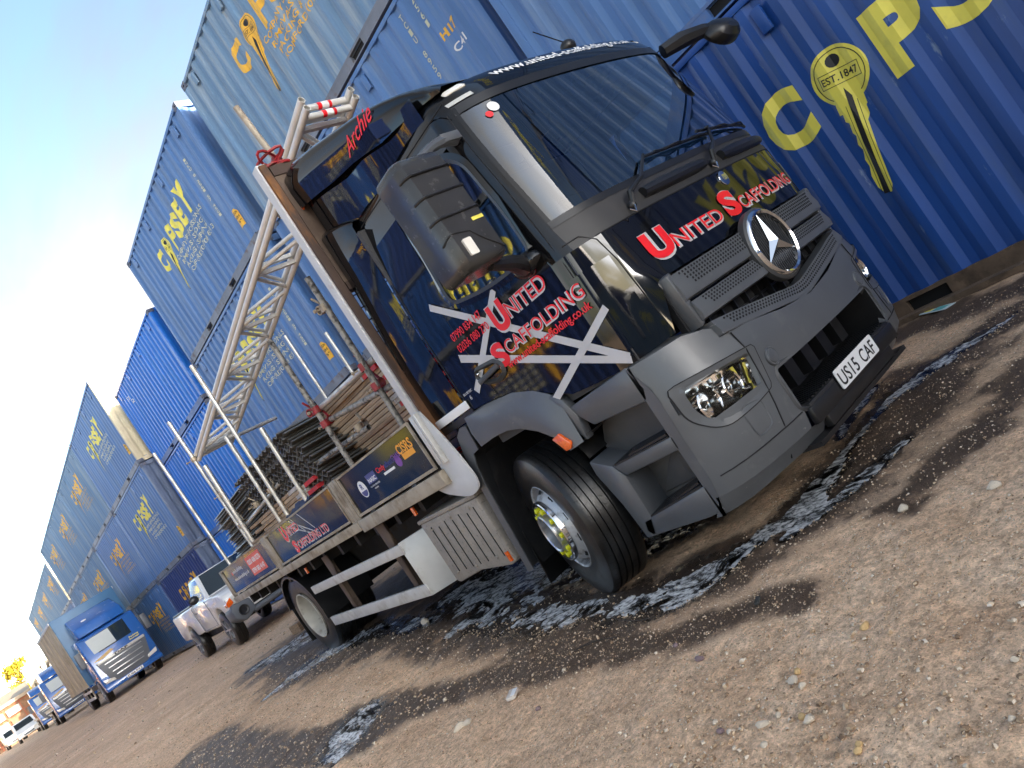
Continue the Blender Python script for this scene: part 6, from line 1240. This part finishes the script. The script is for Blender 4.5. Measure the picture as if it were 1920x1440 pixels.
def van(label, loc, rz):
    v = thing('white_van', label, 'van', loc, rz); MB().prism([(0, .35), (.05, .8), (.7, 1.0), (1.5, 1.75), (4.2, 1.78), (4.3, .4)] , 'x', -.85, .85).build('body', 'white_paint', v, bev=.08, seg=3)
    MB().poly([(-.7, .86, 1.12), (.7, .86, 1.12), (.66, 1.38, 1.62), (-.66, 1.38, 1.62)]).build('windscreen', 'window_dark', v); v.children[-1].location = (0, -.03, .03)
    for sg in (-1, 1):
        MB().box(sg * .6 - .16, sg * .6 + .16, -.01, .05, .62, .76).build('headlamp', 'lamp_clear', v)
        for y in (.85, 3.4): road_wheel(v, (sg * .76, y, .33), .33, .2, sg)
    MB().box(-.4, .4, -.01, .05, .45, .58).build('grille', 'grey_trim', v)
van('small white van at the far end of the yard', (-5.0, 78, .31), .05); van('white van left of the far crane lorry', (-6.3, 92, .31), .1)
# long open-fronted store with storage racks across the end
st_ = thing('storage_shed', 'low brown storage shed with pale roof across the yard end', 'shed', (-4.2, 112, .3))
MB().prism([(0, 0), (0, 4.4), (8, 5.6), (8, 0)], 'x', -26, .6).build('wall', 'brick_tan', st_); MB().prism([(-.6, 4.35), (-.6, 4.75), (8.4, 6.1), (8.4, 5.7)], 'x', -26.5, 1.0).build('roof', 'roof_sheet', st_)
for k in range(14):
    x = -.6 - k * 1.8
    MB().box(x - .06, x + .06, -.25, -.15, 0, 4.3).build('rack_post', 'rack_orange', st_)
    for z in (.6, 1.9, 3.1): MB().box(x - 1.6, x - .1, -.6, -.1, z, z + .8).build('pallet_load', random.choice(('brick_tan', 'stone_white', 'rack_orange', 'beige_steel')), st_)
for z in (.55, 1.85, 3.05, 4.2): MB().box(-26, .3, -.3, -.2, z - .06, z + .04).build('rack_beam', 'rack_orange', st_)
for k, (x, y, h_, w_) in enumerate(((-1.6, 104, 6.6, 3.0), (-.2, 96, 5.6, 2.6))):
    b_ = thing('site_office', ['cream site office cabin behind the crane lorries', 'grey site office cabin next to the distant stacks'][k], 'cabin', (x, y, .3)); MB().box(-w_ / 2, w_ / 2, 0, 5, 0, h_).build('wall', ('roof_sheet', 'stone_white')[k], b_); MB().box(-w_ / 2 - .1, w_ / 2 + .1, -.1, 5.1, h_, h_ + .15).build('roof', 'grey_trim', b_)
    for q in (-.7, .5): MB().box(q, q + .5, -.03, 0, h_ * .65, h_ * .65 + .7).build('window', 'window_dark', b_)
# yellow autumn tree
def tree(label, loc, H_, rx, rz_, z0, leaf, n, group=None):
    t_ = thing('autumn_tree', label, 'tree', loc, 0, group)
    m = MB(); m.path([(0, 0, 0), (.1, 0, H_ * .3), (-.05, .05, H_ * .6), (0, 0, H_ * .92)], [H_ * .028, H_ * .02, H_ * .013, H_ * .004], 8)
    for k in range(14):
        a, z = random.uniform(0, 6.28), random.uniform(.3, .8) * H_; m.path([(0, 0, z), (rx * .5 * math.cos(a), rx * .5 * math.sin(a), z + .08 * H_), (rx * .9 * math.cos(a), rx * .9 * math.sin(a), z + .13 * H_)], [H_ * .008, H_ * .005, H_ * .002], 5)
    m.build('trunk', 'tree_bark', t_)
    m = MB(); cl_ = [(random.gauss(0, .45) * rx, random.gauss(0, .45) * rx, z0 + random.random() ** .8 * (H_ - z0)) for _ in range(46)]
    for k in range(n):
        c = random.choice(cl_); s_ = rx * .16; p = Vector((c[0] + random.gauss(0, rx * .2), c[1] + random.gauss(0, rx * .2), c[2] + random.gauss(0, rx * .22))); a = Vector((random.gauss(0, 1), random.gauss(0, 1), random.gauss(0, 1))).normalized() * s_; b = a.cross(Vector((random.gauss(0, 1), random.gauss(0, 1), random.gauss(0, 1)))).normalized() * s_ * .6
        m.add([p - a, p - b, p + a, p + b], [(0, 1, 2, 3)])
    m.build('crown', leaf, t_, fixn=False)
tree('bright yellow autumn tree beyond the far lorries', (-3.6, 158, .3), 11.2, 1.7, 1, 3.6, 'leaf_yellow', 2600)
tree('small olive tree at the yard end left of the yellow one', (-7.4, 165, .3), 6.5, 2.2, 1, 2.0, 'leaf_olive', 1800)
# ================================================================== loose stones, gravel, litter
gm = mat('gravel_stone', (0.40, 0.31, 0.22), 0.85)
gn = gm.node_tree; gg = gn.nodes.new('ShaderNodeNewGeometry'); gr_ = gn.nodes.new('ShaderNodeValToRGB')
for i_, (p_, c_) in enumerate(((0.0, (0.16, 0.10, 0.06)), (0.35, (0.40, 0.27, 0.16)), (0.7, (0.56, 0.42, 0.28)), (1.0, (0.70, 0.60, 0.48)))):
    e_ = gr_.color_ramp.elements[i_] if i_ < 2 else gr_.color_ramp.elements.new(p_); e_.position = p_; e_.color = (*c_, 1)
gn.links.new(gg.outputs['Random Per Island'], gr_.inputs[0]); gn.links.new(gr_.outputs[0], gn.nodes['Principled BSDF'].inputs['Base Color'])
mat('stone_pale', (0.56, 0.47, 0.36), 0.8, var=0.2, vs=12, bump=0.25, bs=60)
mat('stone_ochre', (0.55, 0.36, 0.16), 0.75, var=0.2, vs=12, bump=0.2, bs=60)
mat('stone_purple', (0.22, 0.15, 0.15), 0.75, var=0.2, vs=12, bump=0.2, bs=60)
mat('paper', (0.62, 0.70, 0.70), 0.5)
mat('paper_print', (0.12, 0.42, 0.42), 0.5)
mat('card', (0.62, 0.55, 0.47), 0.6, dirt=(0.3, 0.12, 0.1), da=0.6, ds=30)
mat('dark_stone', (0.035, 0.036, 0.034), 0.7, var=0.3, vs=30)
mat('wire', (0.03, 0.022, 0.016), 0.7)
def stone_geo(n, m, rough, seed):
    r = random.Random(seed); k = MB(); k.sphere((0, 0, 0), 1.0, n, m); vs = []
    dirs = [(Vector((r.gauss(0, 1), r.gauss(0, 1), r.gauss(0, 1))).normalized(), r.uniform(.55, .9)) for _ in range(9)]
    for p in k.v:
        q = Vector(p)
        for d, c in dirs:
            e = q.dot(d)
            if e > c: q = q - d * (e - c) * .85
        vs.append((q.x, q.y, q.z * .72))
    return vs, k.f
# gravel: too many to count, one scatter
SG = [stone_geo(5, 4, .2, 100 + i) for i in range(6)]
g = MB(); nst = 0
def scatter(n, fx, fy, smin, smax, pw):
    global nst
    for _ in range(n):
        x, y = fx(), fy(); s_ = smin + (smax - smin) * random.random() ** pw; vs, fs = SG[nst % 6]; nst += 1
        a = random.uniform(0, 6.28); ca, sa = math.cos(a), math.sin(a); e = random.uniform(.7, 1.25); z = ground_z(x, y) + s_ * .12
        g.add([(x + s_ * (v[0] * ca * e - v[1] * sa), y + s_ * (v[0] * sa * e + v[1] * ca), z + s_ * v[2]) for v in vs], fs)
U = random.uniform
scatter(3400, lambda: U(-3.3, -1.0), lambda: U(-1.9, 2.6), .002, .010, 3.0)
scatter(900, lambda: -2.35 + random.gauss(0, .34), lambda: -.55 + random.gauss(0, .42), .003, .015, 2.6)
scatter(1000, lambda: U(-1.6, 2.2), lambda: U(-1.6, .2), .002, .010, 3.0)
scatter(1500, lambda: U(-3.6, -1.2), lambda: U(2.4, 9), .005, .015, 2.2)
scatter(500, lambda: U(-5, 1.2), lambda: U(9, 24), .010, .03, 2.0)
# finest grit: eight-sided grains, packed densest close by
def grit(n, xr, yr, s0, s1):
    r = rng; x = r.uniform(*xr, n); y = r.uniform(*yr, n); s_ = s0 + (s1 - s0) * r.random(n) ** 2.5
    j = np.clip(np.searchsorted(gx, x) - 1, 0, nxx - 2); i = np.clip(np.searchsorted(gy, y) - 1, 0, nyy - 2); z = Z[i, j]
    keep = wmask[i, j] < .25; x, y, z, s_ = x[keep], y[keep], z[keep], s_[keep]; n = len(x)
    base = np.array([(1, 0, 0), (0, 1, 0), (-1, 0, 0), (0, -1, 0), (0, 0, .8), (0, 0, -.8)]); a = r.uniform(0, 6.28, n); ca, sa = np.cos(a), np.sin(a); e1, e2 = r.uniform(.6, 1.3, (2, n))
    vx = x[:, None] + s_[:, None] * (base[None, :, 0] * (ca * e1)[:, None] - base[None, :, 1] * (sa * e2)[:, None]); vy = y[:, None] + s_[:, None] * (base[None, :, 0] * (sa * e1)[:, None] + base[None, :, 1] * (ca * e2)[:, None]); vz = z[:, None] + s_[:, None] * (.25 + base[None, :, 2])
    f = np.array([(0, 1, 4), (1, 2, 4), (2, 3, 4), (3, 0, 4), (1, 0, 5), (2, 1, 5), (3, 2, 5), (0, 3, 5)]); o = len(g.v)
    g.v += np.stack([vx, vy, vz], 2).reshape(-1, 3).tolist(); g.f += [tuple(q) for q in ((np.arange(n) * 6)[:, None, None] + f[None] + o).reshape(-1, 3).tolist()]
grit(26000, (-3.2, -1.2), (-1.9, 2.0), .0016, .006); grit(9000, (-1.2, 2.2), (-1.7, .6), .002, .007); grit(9000, (-3.5, -1.1), (2.0, 8), .003, .009)
tag(g.build('gravel', 'gravel_stone', None, fixn=False), 'fine loose gravel strewn over the packed dirt', None, None, 'stuff')
# larger stones that can be picked out
SM = []
for i in range(5):
    vs, fs = stone_geo(9, 7, .2, 300 + i); q = MB(); q.add(vs, fs); SM.append(q.mesh('stone', angle=22))
C0 = Vector(CAM_POS)
def px_ground(u, v, z=0.0):
    d = Vector(CR[0]) * ((u - 960) / 1371.49) + Vector(CR[1]) * ((v - 720) / 1371.49) + Vector(CR[2]); t_ = (z - C0.z) / d.z; p = C0 + d * t_; return p.x, p.y
def stone(u, v, r, m_, label, k=None, ex=1.0):
    x, y = px_ground(u, v, .01); o = meshobj('stone', SM[(k if k is not None else int(u)) % 5], m_, None, (x, y, ground_z(x, y) + r * .35), (0, 0, u * .37), (r * ex, r, r)); tag(o, label, 'stone', 'larger stones on the dirt'); return o
for u, v, r, m_, lb, ex in ((1490, 1280, .020, 'stone_pale', 'pale stone at the middle of the gravel heap', 1.2), (1505, 1288, .016, 'stone_pale', 'second pale stone touching the heap centre', 1), (1496, 1262, .014, 'stone_ochre', 'ochre stone on top of the gravel heap', 1.3), (1506, 1346, .014, 'stone_ochre', 'ochre stone below the gravel heap', 1.2), (1520, 1352, .019, 'stone_pale', 'flat pale stone right of the ochre one', 1.3), (1462, 1346, .012, 'stone_pale', 'small pinkish stone below the heap', 1.2),
                            (1432, 1362, .017, 'stone_pale', 'broad flat pale stone under the heap', 1.5), (1342, 1356, .012, 'stone_pale', 'pale pebble left of the lower heap', 1), (1371, 1376, .012, 'stone_pale', 'white pebble at the lower edge', 1), (1354, 1374, .014, 'stone_purple', 'grey pebble beside the white one', 1.2), (1434, 1398, .012, 'stone_pale', 'tan pebble near the bottom edge', 1.1), (1622, 1176, .019, 'stone_ochre', 'ochre stone on the dark patch at right', 1.3), (1613, 1400, .012, 'stone_ochre', 'ochre pebble at bottom right', 1.1),
                            (1612, 1412, .013, 'stone_ochre', 'ochre pebble under its twin at bottom right', 1.1), (1695, 955, .024, 'stone_pale', 'pale grey stone in front of the front step puddle', 1.1), (1268, 1212, .014, 'stone_purple', 'purple stone on the bare dirt', 1.2), (1312, 1236, .018, 'stone_purple', 'half buried brown stone', 1.4), (1865, 912, .026, 'stone_pale', 'buried pale stone at right edge', 1.3), (1905, 1240, .012, 'stone_pale', 'white pebble at right edge', 1), (1900, 1352, .010, 'stone_pale', 'white chip at right edge', 1.2),
                            (865, 1366, .030, 'stone_pale', 'pale broken lump by the dark patch', 1.6), (880, 1358, .024, 'stone_pale', 'second broken lump by the dark patch', 1.5), (836, 1315, .016, 'stone_pale', 'white pebble on the tan strip', 1), (1060, 1260, .013, 'stone_pale', 'small stone on the damp strip', 1), (1010, 1330, .015, 'stone_purple', 'dark stone on the damp strip', 1.2), (800, 1170, .05, 'stone_pale', 'white chip in the soapy water', .5)):
    stone(u, v, r, m_, lb, None, ex)
def flat_item(name, u, v, w, h, a, m_, label, cat, th=.012, lift=.008):
    x, y = px_ground(u, v, .01); o = MB().prism(rrect(-w / 2, w / 2, -h / 2, h / 2, min(w, h) * .15, 2), 'z', 0, th).build(name, m_, None, bev=min(th * .3, .004)); o.location = (x, y, ground_z(x, y) + lift); o.rotation_euler = (.08, -.06, a); tag(o, label, cat); return o
lf = flat_item('leaflet', 1758, 580, .30, .13, 1.1, 'paper', 'glossy green leaflet on the dirt by the container', 'leaflet', .004, .012)
MB().box(-.10, .02, -.04, .05, .0045, .006).build('printed_block', 'paper_print', lf); MB().box(.05, .12, -.03, .03, .0045, .006).build('printed_block', 'paint_yellow', lf)
flat_item('slate_chip', 1424, 1132, .052, .020, .35, 'dark_stone', 'dark rectangular slate chip on the bare dirt', 'slate')
cb_ = flat_item('cigarette_packet', 966, 1310, .085, .055, .55, 'card', 'crushed cigarette packet on the damp strip', 'packet', .018)
MB().box(-.03, .03, -.0275, .0, .0185, .0195).build('printed_block', 'paint_white', cb_)
def twig(pts, r, label):
    m = MB(); q = []
    for u, v in pts: x, y = px_ground(u, v, .008); q.append((x, y, ground_z(x, y) + .006))
    tag(m.path(q, r, 5).build('wire', 'wire', None), label, 'wire')
twig([(1143, 1156), (1165, 1165), (1200, 1167), (1240, 1158), (1268, 1146)], .0025, 'thin dark wire curled below the front wheel'); twig([(1083, 1222), (1110, 1206), (1138, 1196), (1156, 1195)], .003, 'dead twig left of the bare patch'); twig([(1080, 1226), (1120, 1203), (1150, 1185)], .002, 'long thin stalk beside the twig')
# sleeper and scrap under the navy container
MB_ = MB().box(0, .14, 0, 2.4, 0, .05).build('timber_sleeper', 'cont_dirtyrail', None); MB_.location = (2.50, -1.2, .0); tag(MB_, 'dark timber sleeper along the foot of the navy container', 'timber')
